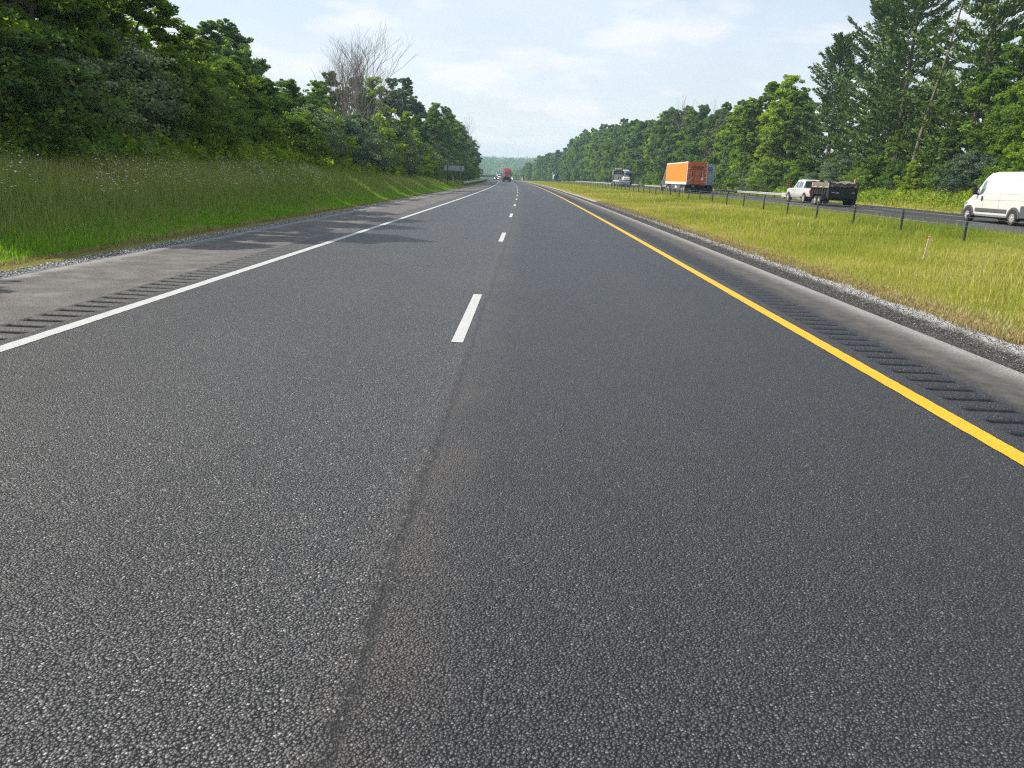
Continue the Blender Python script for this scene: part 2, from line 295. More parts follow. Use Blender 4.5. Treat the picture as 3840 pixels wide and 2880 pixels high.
class MB:
    def __init__(s): s.v = []; s.f = []; s.m = []; s.mi = 0; s.sm = []; s.smooth = False
    def quad(s, pts):
        i = len(s.v); s.v += [tuple(p) for p in pts]; s.f.append(tuple(range(i, i+len(pts)))); s.m.append(s.mi); s.sm.append(s.smooth); return s
    def box(s, x0, x1, y0, y1, z0, z1, bev=0.0):
        b = min(bev, (x1-x0)*.45, (y1-y0)*.45, (z1-z0)*.45)
        if b <= 0:
            i = len(s.v); s.v += [(x, y, z) for x in (x0, x1) for y in (y0, y1) for z in (z0, z1)]
            for f in ((0, 1, 3, 2), (4, 6, 7, 5), (0, 4, 5, 1), (2, 3, 7, 6), (0, 2, 6, 4), (1, 5, 7, 3)):
                s.f.append(tuple(i+k for k in f)); s.m.append(s.mi); s.sm.append(False)
            return s
        bm = bmesh.new(); bmesh.ops.create_cube(bm, size=1.0)
        for v in bm.verts: v.co = Vector(((x0+x1)/2+v.co.x*(x1-x0), (y0+y1)/2+v.co.y*(y1-y0), (z0+z1)/2+v.co.z*(z1-z0)))
        bmesh.ops.bevel(bm, geom=list(bm.edges), offset=b, segments=2, affect='EDGES', profile=.5)
        i = len(s.v); s.v += [tuple(v.co) for v in bm.verts]; bm.verts.index_update()
        for f in bm.faces: s.f.append(tuple(i+v.index for v in f.verts)); s.m.append(s.mi); s.sm.append(False)
        bm.free(); return s
    def tube(s, p0, p1, r0, r1=None, n=8, caps=True):
        r1 = r0 if r1 is None else r1; p0 = Vector(p0); p1 = Vector(p1); d = (p1-p0).normalized()
        a = d.orthogonal().normalized(); b = d.cross(a); i = len(s.v)
        for p, r in ((p0, r0), (p1, r1)):
            for k in range(n):
                t = 2*math.pi*k/n; s.v.append(tuple(p+(a*math.cos(t)+b*math.sin(t))*r))
        for k in range(n):
            s.f.append((i+k, i+(k+1) % n, i+n+(k+1) % n, i+n+k)); s.m.append(s.mi); s.sm.append(n > 5)
        if caps:
            s.f.append(tuple(i+k for k in range(n-1, -1, -1))); s.m.append(s.mi); s.sm.append(False)
            s.f.append(tuple(i+n+k for k in range(n))); s.m.append(s.mi); s.sm.append(False)
        return s
    def prism(s, poly, x0, x1, axis='x'):
        """poly in the plane across `axis`, extruded from x0 to x1"""
        def P(a, b_, t): return (t, a, b_) if axis == 'x' else ((a, t, b_) if axis == 'y' else (a, b_, t))
        i = len(s.v); n = len(poly)
        for t in (x0, x1):
            for a, b_ in poly: s.v.append(P(a, b_, t))
        for k in range(n):
            s.f.append((i+k, i+(k+1) % n, i+n+(k+1) % n, i+n+k)); s.m.append(s.mi); s.sm.append(False)
        s.f.append(tuple(i+k for k in range(n-1, -1, -1))); s.m.append(s.mi); s.sm.append(False)
        s.f.append(tuple(i+n+k for k in range(n))); s.m.append(s.mi); s.sm.append(False)
        return s
    def mesh(s, name, mats):
        me = bpy.data.meshes.new(name); me.from_pydata(s.v, [], s.f)
        for mm in (mats if isinstance(mats, (list, tuple)) else [mats]): me.materials.append(mm)
        me.polygons.foreach_set('material_index', s.m); me.polygons.foreach_set('use_smooth', s.sm)
        bm = bmesh.new(); bm.from_mesh(me); bmesh.ops.recalc_face_normals(bm, faces=bm.faces); bm.to_mesh(me); bm.free()
        me.update(); return me
    def build(s, name, mats, parent=None):
        return link(name, s.mesh(name, mats), parent)

# ------------------------------------------------------------------ setting: ground, roads
xs = np.concatenate([np.linspace(-900, -120, 14), np.linspace(-100, -32, 18), np.arange(-30, -7.3, .5), np.arange(-7.3, 6, 1.3), np.arange(6, 18.5, .6), np.arange(18.5, 31, 1.2), np.arange(31.2, 46, .7), np.linspace(48, 110, 20), np.linspace(140, 900, 12)])
ys = np.concatenate([np.linspace(-80, -8, 10), np.arange(-6, 60, .8), np.arange(60, 200, 2.5), np.arange(200, 620, 8), np.linspace(640, 2300, 30)])
XX, YY = np.meshgrid(xs, ys)
cc = np.where(YY < 620, cv(YY), cv(620.0)); wgt = np.interp(XX, [-120, -30, 46, 110], [0, 1, 1, 0])
XW = XX+cc*wgt*np.interp(XX, [-900, 5.6, 18.5, 900], [1, 1, 0, 0])+np.where(YY < 620, fv(YY), fv(620.0))*wgt*np.interp(XX, [5.6, 18.5], [0, 1])
ZZ = ground(XW, YY)
onroad = ((XW-cv(YY) > -7.45) & (XW-cv(YY) < 5.55)) | ((XW-fv(YY) > 18.6) & (XW-fv(YY) < 30.0))
ZZ = ZZ-.06*onroad
ny, nx = XX.shape
vv = np.stack([XW, YY, ZZ], -1).reshape(-1, 3); idx = np.arange(ny*nx).reshape(ny, nx)
fq = np.stack([idx[:-1, :-1], idx[:-1, 1:], idx[1:, 1:], idx[1:, :-1]], -1).reshape(-1, 4)
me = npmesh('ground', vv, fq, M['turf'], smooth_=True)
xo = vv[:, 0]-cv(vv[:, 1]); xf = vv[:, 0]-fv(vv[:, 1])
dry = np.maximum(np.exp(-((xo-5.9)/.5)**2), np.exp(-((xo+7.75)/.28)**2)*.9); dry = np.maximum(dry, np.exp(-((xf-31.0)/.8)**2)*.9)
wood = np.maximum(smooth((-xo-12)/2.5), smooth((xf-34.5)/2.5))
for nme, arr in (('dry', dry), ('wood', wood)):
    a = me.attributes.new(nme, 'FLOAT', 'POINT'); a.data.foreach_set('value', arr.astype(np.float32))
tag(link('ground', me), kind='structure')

def ribbon(name, u0, u1, mat, y0, y1, dz=0.0, far=False, nu=2, step=None, kind='structure', zfun=None, jit=0.0):
    if step is None: ysr = np.concatenate([np.arange(y0, min(y1, 80), 1.0), np.arange(max(80, y0), y1+.1, 4.0)]) if y1 > 80 else np.arange(y0, y1+1e-6, .5)
    else: ysr = np.arange(y0, y1, step)
    if ysr[-1] < y1: ysr = np.append(ysr, y1)
    us = np.linspace(u0, u1, nu) if np.isscalar(u0) else None
    U, V = np.meshgrid(us, ysr)
    if jit: U = U+rng.uniform(-jit, jit, U.shape)*(V < 45)
    X = U+(fv(V) if far else cv(V)); Z = (zfar(V) if far else 0*V)+dip(V)+dz
    if zfun is not None: Z = Z+zfun(U, V)
    n0, n1 = U.shape; id_ = np.arange(n0*n1).reshape(n0, n1)
    F = np.stack([id_[:-1, :-1], id_[:-1, 1:], id_[1:, 1:], id_[1:, :-1]], -1).reshape(-1, 4)
    me = npmesh(name, np.stack([X, V, Z], -1).reshape(-1, 3), F, mat, smooth_=True, uv=np.stack([U, V], -1).reshape(-1, 2))
    return tag(link(name, me), kind=kind)
Y0, Y1 = -12.0, 720.0
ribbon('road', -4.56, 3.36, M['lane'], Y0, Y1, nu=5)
def groove(U, V, u0, u1, amp=.018):
    ph = (V/.295) % 1.0; w = np.clip((ph-.08)/.62, 0, 1); g = np.sin(np.pi*w)**.8*(w > 0)*(w < 1)
    e = np.clip(np.minimum(U-u0, u1-U)/.03, 0, 1)
    return -amp*g*e
for nm, a, b_, mt in (('rumble_strip_left', -5.02, -4.56, M['rumble_l']), ('rumble_strip_right', 3.36, 3.84, M['rumble'])):
    r1 = ribbon(nm, a, b_, mt, 2.0, 62.0, nu=9, step=.0245, zfun=lambda U, V, a=a, b_=b_: groove(U, V, a+.01, b_-.01))
    ribbon(nm+'_beyond', a, b_, mt, 62.0, Y1, nu=3, step=2.0, zfun=None)
    ribbon(nm+'_behind', a, b_, mt, Y0, 2.0, nu=3, step=1.0)
ribbon('shoulder_left', -6.9, -5.02, M['shl'], Y0, Y1, nu=5)
ribbon('shoulder_right', 3.84, 4.64, M['shr'], Y0, Y1, nu=5)
def gz(U, V): return -.035*smooth((np.abs(U)-np.where(U < 0, 6.9, 4.64))/.3)+nz(U*6, V*3, 1.0)*.006
ribbon('gravel_verge_left', -7.75, -6.9, M['grl'], Y0, Y1, nu=8, zfun=gz, dz=.0)
ribbon('gravel_verge_right', 4.64, 5.75, M['grr'], Y0, Y1, nu=10, zfun=gz, dz=.0)
ribbon('far_road', 18.7, 30.2, M['road2'], Y0, 600.0, dz=.012, far=True, nu=6)
# painted lines, 4 mm proud
ribbon('white_edge_line', -4.445, -4.295, M['white_line'], Y0, 60, dz=.004, nu=2, step=.06, jit=.004)
ribbon('white_edge_line', -4.445, -4.295, M['white_line'], 60, Y1, dz=.004, nu=2, step=3.0)
ribbon('yellow_edge_line', 3.06, 3.21, M['yellow_line'], Y0, 60, dz=.004, nu=2, step=.06, jit=.004)
ribbon('yellow_edge_line', 3.06, 3.21, M['yellow_line'], 60, Y1, dz=.004, nu=2, step=3.0)
V_, F_, U_ = [], [], []
for k in range(-1, 45):
    y = 7.27+12.05*k
    ya = [y, y+1.05, y+2.1, y+3.15]
    i = len(V_)
    for q in ya:
        for u in (-.69, -.575):
            V_.append((u+cv(q), q, .004+float(dip(q)))); U_.append((u, q))
    for t in range(3): F_.append((i+2*t, i+2*t+1, i+2*t+3, i+2*t+2))
tag(link('lane_dash_line', npmesh('lane_dash_line', V_, F_, M['white_line'], uv=U_)), kind='structure')
V_, F_, U_ = [], [], []
for k in range(-1, 38):
    y = 4.0+12.19*k; i = len(V_)
    for q in (y, y+1.5, y+3.05):
        for u in (23.4, 23.52):
            V_.append((u+float(fv(q)), q, .018+float(zfar(q))+float(dip(q)))); U_.append((u, q))
    for t in range(2): F_.append((i+2*t, i+2*t+1, i+2*t+3, i+2*t+2))
tag(link('far_lane_dash_line', npmesh('far_lane_dash_line', V_, F_, M['white_line'], uv=U_)), kind='structure')
ribbon('far_yellow_line', 19.85, 19.97, M['yellow_line'], Y0, 600, dz=.018, far=True)
ribbon('far_white_line', 27.1, 27.22, M['white_line'], Y0, 600, dz=.018, far=True)

# ------------------------------------------------------------------ loose stones on the gravel verges
def stones(name, n, xr, yr, sz, mat, prob=None):
    x = rng.uniform(*xr, n); y = yr[0]+(yr[1]-yr[0])*rng.random(n)**1.9
    s = rng.uniform(.5, 1, n)*sz*(1+y/60.0)
    base = np.array([[1, 0, 0], [-1, 0, 0], [0, 1, 0], [0, -1, 0], [0, 0, .7], [0, 0, -.7]], float)
    f = np.array([[0, 2, 4], [2, 1, 4], [1, 3, 4], [3, 0, 4], [2, 0, 5], [1, 2, 5], [3, 1, 5], [0, 3, 5]])
    J = base[None]*rng.uniform(.6, 1.3, (n, 6, 1)); th = rng.uniform(0, 6.28, n); c, s_ = np.cos(th), np.sin(th)
    P = J.copy(); P[:, :, 0] = J[:, :, 0]*c[:, None]-J[:, :, 1]*s_[:, None]; P[:, :, 1] = J[:, :, 0]*s_[:, None]+J[:, :, 1]*c[:, None]
    P *= s[:, None, None]
    P[:, :, 0] += (x+cv(y))[:, None]; P[:, :, 1] += y[:, None]; P[:, :, 2] += (-.022+s*.25)[:, None]
    Fc = (f[None]+6*np.arange(n)[:, None, None]).reshape(-1, 3)
    me = npmesh(name, P.reshape(-1, 3), Fc, mat, lv=np.repeat(rng.random(n), 8))
    return link(name, me)
def rock_mat(name, stops):
    m, nt, b = newmat(name); a = N(nt, 'ShaderNodeAttribute'); a.attribute_name = 'lv'
    L(nt, ramp(nt, a.outputs['Fac'], stops), b.inputs['Base Color']); b.inputs['Roughness'].default_value = .85
    return m
M['rockl'] = rock_mat('stone_grey', [(0, .08), (.5, .25), (.9, .5), (1, .7)])
M['rockr'] = rock_mat('stone_dark', [(0, (.03, .027, .025)), (.6, (.10, .09, .08)), (.93, (.2, .19, .17)), (1, .42)])
tag(stones('loose_gravel', 16000, (-7.80, -6.93), (7, 75), .016, M['rockl']), 'pale grey loose stones along the left shoulder edge', 'gravel', kind='stuff')
tag(stones('loose_gravel', 24000, (4.68, 5.6), (5, 60), .0095, M['rockr']), 'dark brown loose stones along the right shoulder edge', 'gravel', kind='stuff')

# ------------------------------------------------------------------ grass
def blades(name, x, y, h, w, lv, mat, lean=.45, z=None):
    n = len(x); z = ground(x, y) if z is None else z
    th = rng.uniform(0, 2*np.pi, n); ph = rng.uniform(0, 2*np.pi, n); ln = rng.random(n)*lean*h
    dx, dy = np.cos(th)*w/2, np.sin(th)*w/2
    mx, my = np.cos(ph)*ln*.35, np.sin(ph)*ln*.35; tx, ty = np.cos(ph)*ln, np.sin(ph)*ln
    P = np.empty((n, 5, 3))
    P[:, 0] = np.stack([x-dx, y-dy, z-.02], -1); P[:, 1] = np.stack([x+dx, y+dy, z-.02], -1)
    P[:, 2] = np.stack([x+dx*.8+mx, y+dy*.8+my, z+h*.55], -1); P[:, 3] = np.stack([x-dx*.8+mx, y-dy*.8+my, z+h*.55], -1)
    P[:, 4] = np.stack([x+tx, y+ty, z+h*(1-.25*ln/np.maximum(h, .01))], -1)
    b0 = 5*np.arange(n)[:, None]
    Fc = np.concatenate([b0+np.array([[0, 1, 2]]), b0+np.array([[0, 2, 3]]), b0+np.array([[3, 2, 4]])], 1).reshape(-1, 3)
    return link(name, npmesh(name, P.reshape(-1, 3), Fc, mat, lv=np.repeat(lv, 3)))
def area(n, f, p=1.6): 
    y = f[2]+(f[3]-f[2])*rng.random(n)**p; return rng.uniform(f[0], f[1], n), y
# median: x offset 5.6.. far road edge
X, Y, Hh, W_, LV = [], [], [], [], []
for n, yr, w, p in ((150000, (4, 30), .007, 1.0), (130000, (28, 75), .014, 1.3), (90000, (70, 330), .045, 1.5)):
    t, y = area(n, (0, 1, *yr), p); a = 5.58+cv(y); bq = 18.75+fv(y); x = a+(bq-a)*t
    d = x-a; g = nz(x, y, .55)+.35*nz(x, y, 2.2, 3)
    h = np.clip(.06+.045*smooth(d/2.5)+.06*g*smooth(d/2), .03, .35)*rng.uniform(.6, 1.3, n)
    tall = (rng.random(n) < .03*(1+2*np.clip(g, 0, 1)))*smooth(d/3); h += tall*rng.uniform(.1, .28, n)
    h *= np.interp(d, [0, .8], [.55, 1])
    lv = np.clip(.44+.20*rng.standard_normal(n)+.34*nz(x, y, .25, 7)+.2*nz(x, y, 1.1, 3)+.55*np.exp(-(d/.75)**2)+tall*.25+.12*np.exp(-((d-1.6)/1.0)**2), 0, .99)
    lv = np.where(d > 9.2, lv*.55, lv)
    X.append(x); Y.append(y); Hh.append(h); W_.append(np.full(n, w)*rng.uniform(.7, 1.4, n)); LV.append(lv)
tag(blades('median_grass', *[np.concatenate(a) for a in (X, Y, Hh, W_, LV)], M['grass']), 'yellow-green unmown grass covering the median between the roads', 'grass', kind='stuff')
n = 9000; t, y = area(n, (0.04, 1, 4, 110), 1.5); a = 5.58+cv(y); bq = 18.75+fv(y); x = a+(bq-a)*t; kp = nz(x, y, .5, 11)+.5*rng.random(n) > .1; x, y = x[kp], y[kp]
tag(blades('seed_stalks', x, y, rng.uniform(.22, .5, len(x)), rng.uniform(.003, .006, len(x))*(1+y/70), rng.random(len(x)), M['straw'], .5), 'thin tan seed stalks standing above the median grass', 'grass', kind='stuff')
# straw beside the right gravel
n = 26000; t, y = area(n, (0, 1, 4, 60), 1.5); d = np.abs(rng.normal(0, .38, n))-.1; x = 5.62+d+cv(y)+.12*nz(y*2, y, 1)
tag(blades('dry_grass', x, y, rng.uniform(.02, .09, n), rng.uniform(.004, .009, n)*(1+y/25), rng.random(n), M['straw'], 1.6), 'straw-coloured dead grass beside the right gravel verge', 'grass', kind='stuff')
# left bank
X, Y, Hh, W_, LV = [], [], [], [], []
for n, yr, w, p in ((150000, (6, 32), .010, .9), (110000, (30, 75), .018, 1.2), (40000, (70, 260), .05, 1.4)):
    y = yr[0]+(yr[1]-yr[0])*rng.random(n)**p; d = rng.random(n)**.8*6.2; x = -7.76-d+cv(y)
    g = nz(x, y, .7, 1)+.4*nz(x, y, 2.5, 4)
    h = np.clip(.10+.32*smooth((d-.35)/1.5)+.10*g, .04, .8)*rng.uniform(.55, 1.25, n)
    brown = np.clip(nz(x, y, .22, 9)+.2, 0, 1)*smooth((d-.9)/1.5)
    lv = np.clip(.36+.2*rng.standard_normal(n)+.35*brown+.30*np.exp(-(d/.5)**2), 0, 1)
    X.append(x); Y.append(y); Hh.append(h); W_.append(w*rng.uniform(.6, 1.4, n)); LV.append(lv)
tag(blades('bank_grass', *[np.concatenate(a) for a in (X, Y, Hh, W_, LV)], M['grass_l'], .6), 'tall shaded grass growing over the left roadside bank', 'grass', kind='stuff')
M['grass_v'] = leaf_mat('fresh_verge_grass', [(0, (.10, .26, .02)), (.5, (.19, .40, .03)), (1, (.36, .52, .06))], .45, .5, 0, (1.2, 1.25, .35))
n = 60000; y = 5.5+95*rng.random(n)**1.4; d = .12+np.abs(rng.normal(0, .5, n)); x = -7.78-d+cv(y)
tag(blades('verge_grass', x, y, rng.uniform(.06, .17, n)*(1+.5*nz(x, y, 1.5)), rng.uniform(.006, .011, n)*(1+y/30), rng.random(n), M['grass_v']), 'bright fresh green grass strip along the foot of the left bank', 'grass', kind='stuff')
n = 7000; y = 6+70*rng.random(n)**1.5; d = np.abs(rng.normal(0, .13, n)); x = -7.62-d+cv(y)
tag(blades('dry_grass', x, y, rng.uniform(.02, .10, n), rng.uniform(.005, .01, n)*(1+y/25), rng.random(n), M['straw'], 1.4), 'narrow band of dead grass beside the left gravel verge', 'grass', kind='stuff')
# verge beyond the far road
n = 60000; y = 35+215*rng.random(n)**1.2; d = rng.random(n)*6.5; x = 30.35+d+fv(y); g = nz(x, y, .5, 3)
h = np.clip(.12+.45*smooth((d-1.5)/3)+.12*g, .05, .9)*rng.uniform(.6, 1.2, n)
lv = np.clip(.40+.2*rng.standard_normal(n)+.5*np.exp(-(d/.9)**2)+.2*nz(x, y, .3, 2), 0, 1)
tag(blades('verge_grass', x, y, h, rng.uniform(.03, .06, n)*(1+y/120), lv, M['grass']), 'rough sunlit grass on the verge beyond the far road', 'grass', kind='stuff')

# ------------------------------------------------------------------ foliage
def leaf_quads(C, size, up=.35, outdir=None, elong=1.6):
    n = len(C); Nn = rng.standard_normal((n, 3)); 
    if outdir is not None: Nn += outdir*.8
    Nn[:, 2] += up*2; Nn /= np.linalg.norm(Nn, axis=1)[:, None]+1e-9
    A = np.cross(Nn, rng.standard_normal((n, 3))); A /= np.linalg.norm(A, axis=1)[:, None]+1e-9; B = np.cross(Nn, A)
    s = (size*rng.uniform(.6, 1.25, n))[:, None] if np.isscalar(size) else (size*rng.uniform(.6, 1.25, n))[:, None]
    A = A*s*.5*elong; B = B*s*.5; D = Nn*s*.12
    return np.stack([C-A-D, C+B, C+A-D, C-B], 1)
def quadmesh(name, Q, mat, lv):
    n = len(Q); return npmesh(name, Q.reshape(-1, 3), np.arange(4*n).reshape(n, 4), mat, lv=lv)
def skeleton_tubes(segs, n=6):
    mb = MB()
    for p0, p1, r0, r1 in segs: mb.tube(p0, p1, r0, r1, n if r0 > .06 else 4, caps=False)
    return mb
def broadleaf(name, H, Rr, nleaf, leaf, mat, seed, z0=.12, lobes=14, dens=24, lobe_r=.34, spread=1.0, bark='bark'):
    r_ = np.random.default_rng(seed); rr = random.Random(seed)
    segs = []; hub = []
    lean = (rr.uniform(-.4, .4), rr.uniform(-.4, .4))
    top = Vector((lean[0], lean[1], H*.8)); prev = Vector((0, 0, -.4)); rad = H*.016+.05
    pts = [prev]
    for k in range(1, 7):
        t = k/6; p = Vector((lean[0]*t+rr.uniform(-.2, .2)*t, lean[1]*t+rr.uniform(-.2, .2)*t, H*.8*t)); 
        segs.append((pts[-1], p, rad*(1-.8*(k-1)/6), rad*(1-.8*k/6))); pts.append(p)
    lob = []
    for k in range(lobes):
        t = (k+.5)/lobes; zc = H*(z0+(.93-z0)*t+rr.uniform(-.05, .05)); 
        prof = math.sin(math.pi*min(1, max(0.12, (t*.86+.16))))**.7
        ang = k*2.399+rr.uniform(-.5, .5); rad_ = Rr*prof*rr.uniform(.35, .8)*spread*(1 if t < .92 else .2)
        c = Vector((lean[0]*t+math.cos(ang)*rad_, lean[1]*t+math.sin(ang)*rad_, zc)); lr = Rr*lobe_r*rr.uniform(.8, 1.25)*(1.1-.3*t)
        lob.append((c, lr)); a = pts[min(5, max(1, int(t*5)))]
        mid = a.lerp(c, .5)+Vector((0, 0, -.05*H*.3)); segs += [(a, mid, rad*.35*(1-.5*t), rad*.2), (mid, c, rad*.2, rad*.06)]
        for q in range(3):
            e = c+Vector((rr.gauss(0, 1), rr.gauss(0, 1), rr.gauss(0, .7))).normalized()*lr*.8; segs.append((c, e, rad*.1, .01))
    Q = []; LVs = []
    per = max(6, int(nleaf/(lobes*dens)))
    for c, lr in lob:
        d = r_.standard_normal((dens, 3)); d /= np.linalg.norm(d, axis=1)[:, None]; rad3 = lr*r_.uniform(.55, 1.12, dens)
        d[:, 2] *= .75; cl = np.array(c)[None]+d*rad3[:, None]
        cr = lr*r_.uniform(.22, .42, dens)
        P = r_.standard_normal((dens, per, 3)); P /= np.linalg.norm(P, axis=2)[:, :, None]; P *= (r_.random((dens, per, 1))**.45)
        P[:, :, 2] *= .7
        C = cl[:, None]+P*cr[:, None, None]
        keep = C[:, :, 2] > -.1
        out = (C-np.array([lean[0]*.6, lean[1]*.6, H*.45])); out /= np.linalg.norm(out, axis=2)[:, :, None]+1e-9
        tone = r_.normal(.42, .13, (dens, 1))+r_.normal(0, .16, (dens, per))
        C = C[keep]; Q.append(leaf_quads(C, leaf, .35, out[keep])); LVs.append(np.clip(tone[keep], 0, 1))
    crown = quadmesh(name+'_crown', np.concatenate(Q), mat, np.concatenate(LVs))
    trunk = skeleton_tubes(segs).mesh(name+'_trunk', M[bark])
    return crown, trunk
def pine(name, H, Rr, seed, nper=64, tl=.42, gap=.85):
    rr = random.Random(seed); segs = []; C = []; Dd = []; 
    z = H*.05; segs.append(((0, 0, -.5), (0, 0, H*.55), H*.016, H*.009)); segs.append(((0, 0, H*.55), (0, 0, H), H*.009, .02))
    while z < H*.985:
        t = z/H; L_ = Rr*(1-t)**.62*rr.uniform(.75, 1.15)*(.75+.45*min(1, t/.25)) if t > .05 else Rr*.7
        nb = rr.randint(4, 6); a0 = rr.uniform(0, 6.28)
        for k in range(nb):
            if rr.random() < .12: continue
            a = a0+k*6.283/nb+rr.uniform(-.3, .3); ll = L_*rr.uniform(.6, 1.2)+.35; rise = (.05+.75*t**1.8)*ll
            prev = Vector((0, 0, z)); nseg = 5
            for q in range(1, nseg+1):
                u = q/nseg; p = Vector((math.cos(a)*ll*u, math.sin(a)*ll*u, z+rise*u**1.6-.06*ll*math.sin(u*3.1)*(1-t)+(.10*ll*u*u)))
                segs.append((prev, p, .035*(1.2-u), .035*(1.1-u))); 
                if u > .3:
                    m_ = int(nper*(.5+u*.6)*(.4+ll/Rr*.6))
                    for _ in range(m_):
                        w = rr.random(); b_ = prev.lerp(p, w); sw = ll*.13*(1.15-u*.6)+.12
                        off = Vector((-math.sin(a), math.cos(a), 0))*rr.gauss(0, sw)+Vector((0, 0, abs(rr.gauss(0, .09))-.02))+Vector((math.cos(a), math.sin(a), 0))*rr.gauss(0, .12)
                        C.append(tuple(b_+off)); Dd.append((math.cos(a)*.8+rr.gauss(0, .5), math.sin(a)*.8+rr.gauss(0, .5), .55+rr.gauss(0, .3)))
                prev = p
        z += gap*rr.uniform(.7, 1.3)*(1.25-.6*t)
    C = np.array(C); Dd = np.array(Dd); Dd /= np.linalg.norm(Dd, axis=1)[:, None]
    n = len(C); S = np.cross(Dd, rng.standard_normal((n, 3))); S /= np.linalg.norm(S, axis=1)[:, None]+1e-9
    l = (tl*rng.uniform(.6, 1.3, n))[:, None]; w = l*.2
    Q = np.stack([C-Dd*l*.2, C+S*w+Dd*l*.4, C+Dd*l, C-S*w+Dd*l*.4], 1)
    lv = np.clip(rng.normal(.45, .2, n), 0, 1)
    return quadmesh(name+'_crown', Q, M['needle'], lv), skeleton_tubes(segs, 6).mesh(name+'_trunk', M['bark'])
def bare(name, H, seed, stems=1, spread=.5, mat='bark_pale', depth=6, r0=.16, up=.5):
    rr = random.Random(seed); segs = []
    def grow(p, d, l, r, k):
        if k == 0 or r < .003: return
        q = p; n = 3
        for i in range(n):
            d2 = (d+Vector((rr.gauss(0, .09), rr.gauss(0, .09), .05*up))).normalized(); q2 = q+d2*l/n
            segs.append((q, q2, r*(1-.3*i/n), r*(1-.3*(i+1)/n))); q = q2; d = d2
            if i < n-1 and rr.random() < .75 and k > 1:
                s = (d+Vector((rr.gauss(0, .55), rr.gauss(0, .55), rr.gauss(.1, .25)))).normalized(); grow(q, s, l*rr.uniform(.45, .75), r*.45, k-1)
        for _ in range(2):
            s = (d+Vector((rr.gauss(0, .38), rr.gauss(0, .38), rr.uniform(.0, .35)*up))).normalized(); grow(q, s, l*rr.uniform(.65, .9), r*.62, k-1)
    for s in range(stems):
        a = s*6.283/max(1, stems)+rr.uniform(-.4, .4); d = Vector((math.cos(a)*spread, math.sin(a)*spread, 1)).normalized() if stems > 1 else Vector((.05, 0, 1))
        grow(Vector((math.cos(a)*.2*(stems > 1), math.sin(a)*.2*(stems > 1), -.4)), d, H*.30, r0, depth)
    return skeleton_tubes(segs, 6).mesh(name, M[mat])

T = {}
T['near_a'] = broadleaf('na', 9, 3.6, 52000, .105, M['leaf'], 1, z0=.05, lobes=22, dens=26)
T['near_b'] = broadleaf('nb', 9, 3.4, 48000, .115, M['leaf_b'], 2, z0=.08, lobes=20, dens=26, lobe_r=.30)
T['near_c'] = broadleaf('nc', 9, 3.8, 50000, .10, M['leaf'], 3, z0=.04, lobes=24, dens=24, lobe_r=.28)
T['near_d'] = broadleaf('nd', 9, 3.4, 30000, .15, M['leaf_b'], 9, z0=.06, lobes=26, dens=18, lobe_r=.24)
T['mid_a'] = broadleaf('ma', 14, 4.6, 36000, .18, M['leaf'], 4, z0=.05, lobes=22, dens=24, lobe_r=.30)
T['mid_b'] = broadleaf('mb', 14, 4.2, 42000, .15, M['leaf_b'], 5, z0=.07, lobes=20, dens=26, lobe_r=.32)
T['mid_c'] = broadleaf('mc', 14, 5.0, 36000, .17, M['leaf'], 6, z0=.04, lobes=26, dens=22, lobe_r=.26)
T['mid_d'] = broadleaf('md', 14, 4.0, 20000, .22, M['leaf_s'], 8, z0=.10, lobes=18, dens=22, lobe_r=.28)
T['shrub_a'] = broadleaf('sa', 3.2, 2.0, 15000, .075, M['leaf'], 11, z0=-.02, lobes=14, dens=20, lobe_r=.42)
T['shrub_s'] = broadleaf('ss', 3.2, 2.0, 15000, .07, M['leaf_s'], 12, z0=-.02, lobes=14, dens=20, lobe_r=.42)
T['shrub_b'] = broadleaf('sb', 3.2, 1.8, 13000, .085, M['leaf_b'], 13, z0=-.02, lobes=12, dens=20, lobe_r=.44)
T['pine_a'] = pine('pa', 24, 7.0, 21); T['pine_b'] = pine('pb', 24, 6.2, 22)

ORD = lambda n: ('%d%s' % (n, 'th' if 10 <= n % 100 <= 20 else {1: 'st', 2: 'nd', 3: 'rd'}.get(n % 10, 'th')))
def plant(kind, name, x, y, h, wfac, rz, label, cat, group):
    H0 = 24 if kind.startswith('pine') else (9 if kind.startswith('near') else (3.2 if kind.startswith('shrub') else 14))
    z = float(ground(x, y)); s = h/H0
    root = empty(name, (x, y, z-.05), rz, label, cat, group); root.scale = (s*wfac, s*wfac, s)
    cr, tk = T[kind]
    for nm, me in (('crown', cr), ('trunk' if cat != 'shrub' else 'stem', tk)):
        link(nm, me, root)
    return root
rt = random.Random(99)
WORDS = {'near_d': 'airy bright green', 'near_a': 'dark green', 'near_b': 'bright yellow-green', 'near_c': 'deep green', 'mid_a': 'mid green', 'mid_b': 'light green', 'mid_c': 'dense dark green', 'mid_d': 'thin grey-green'}
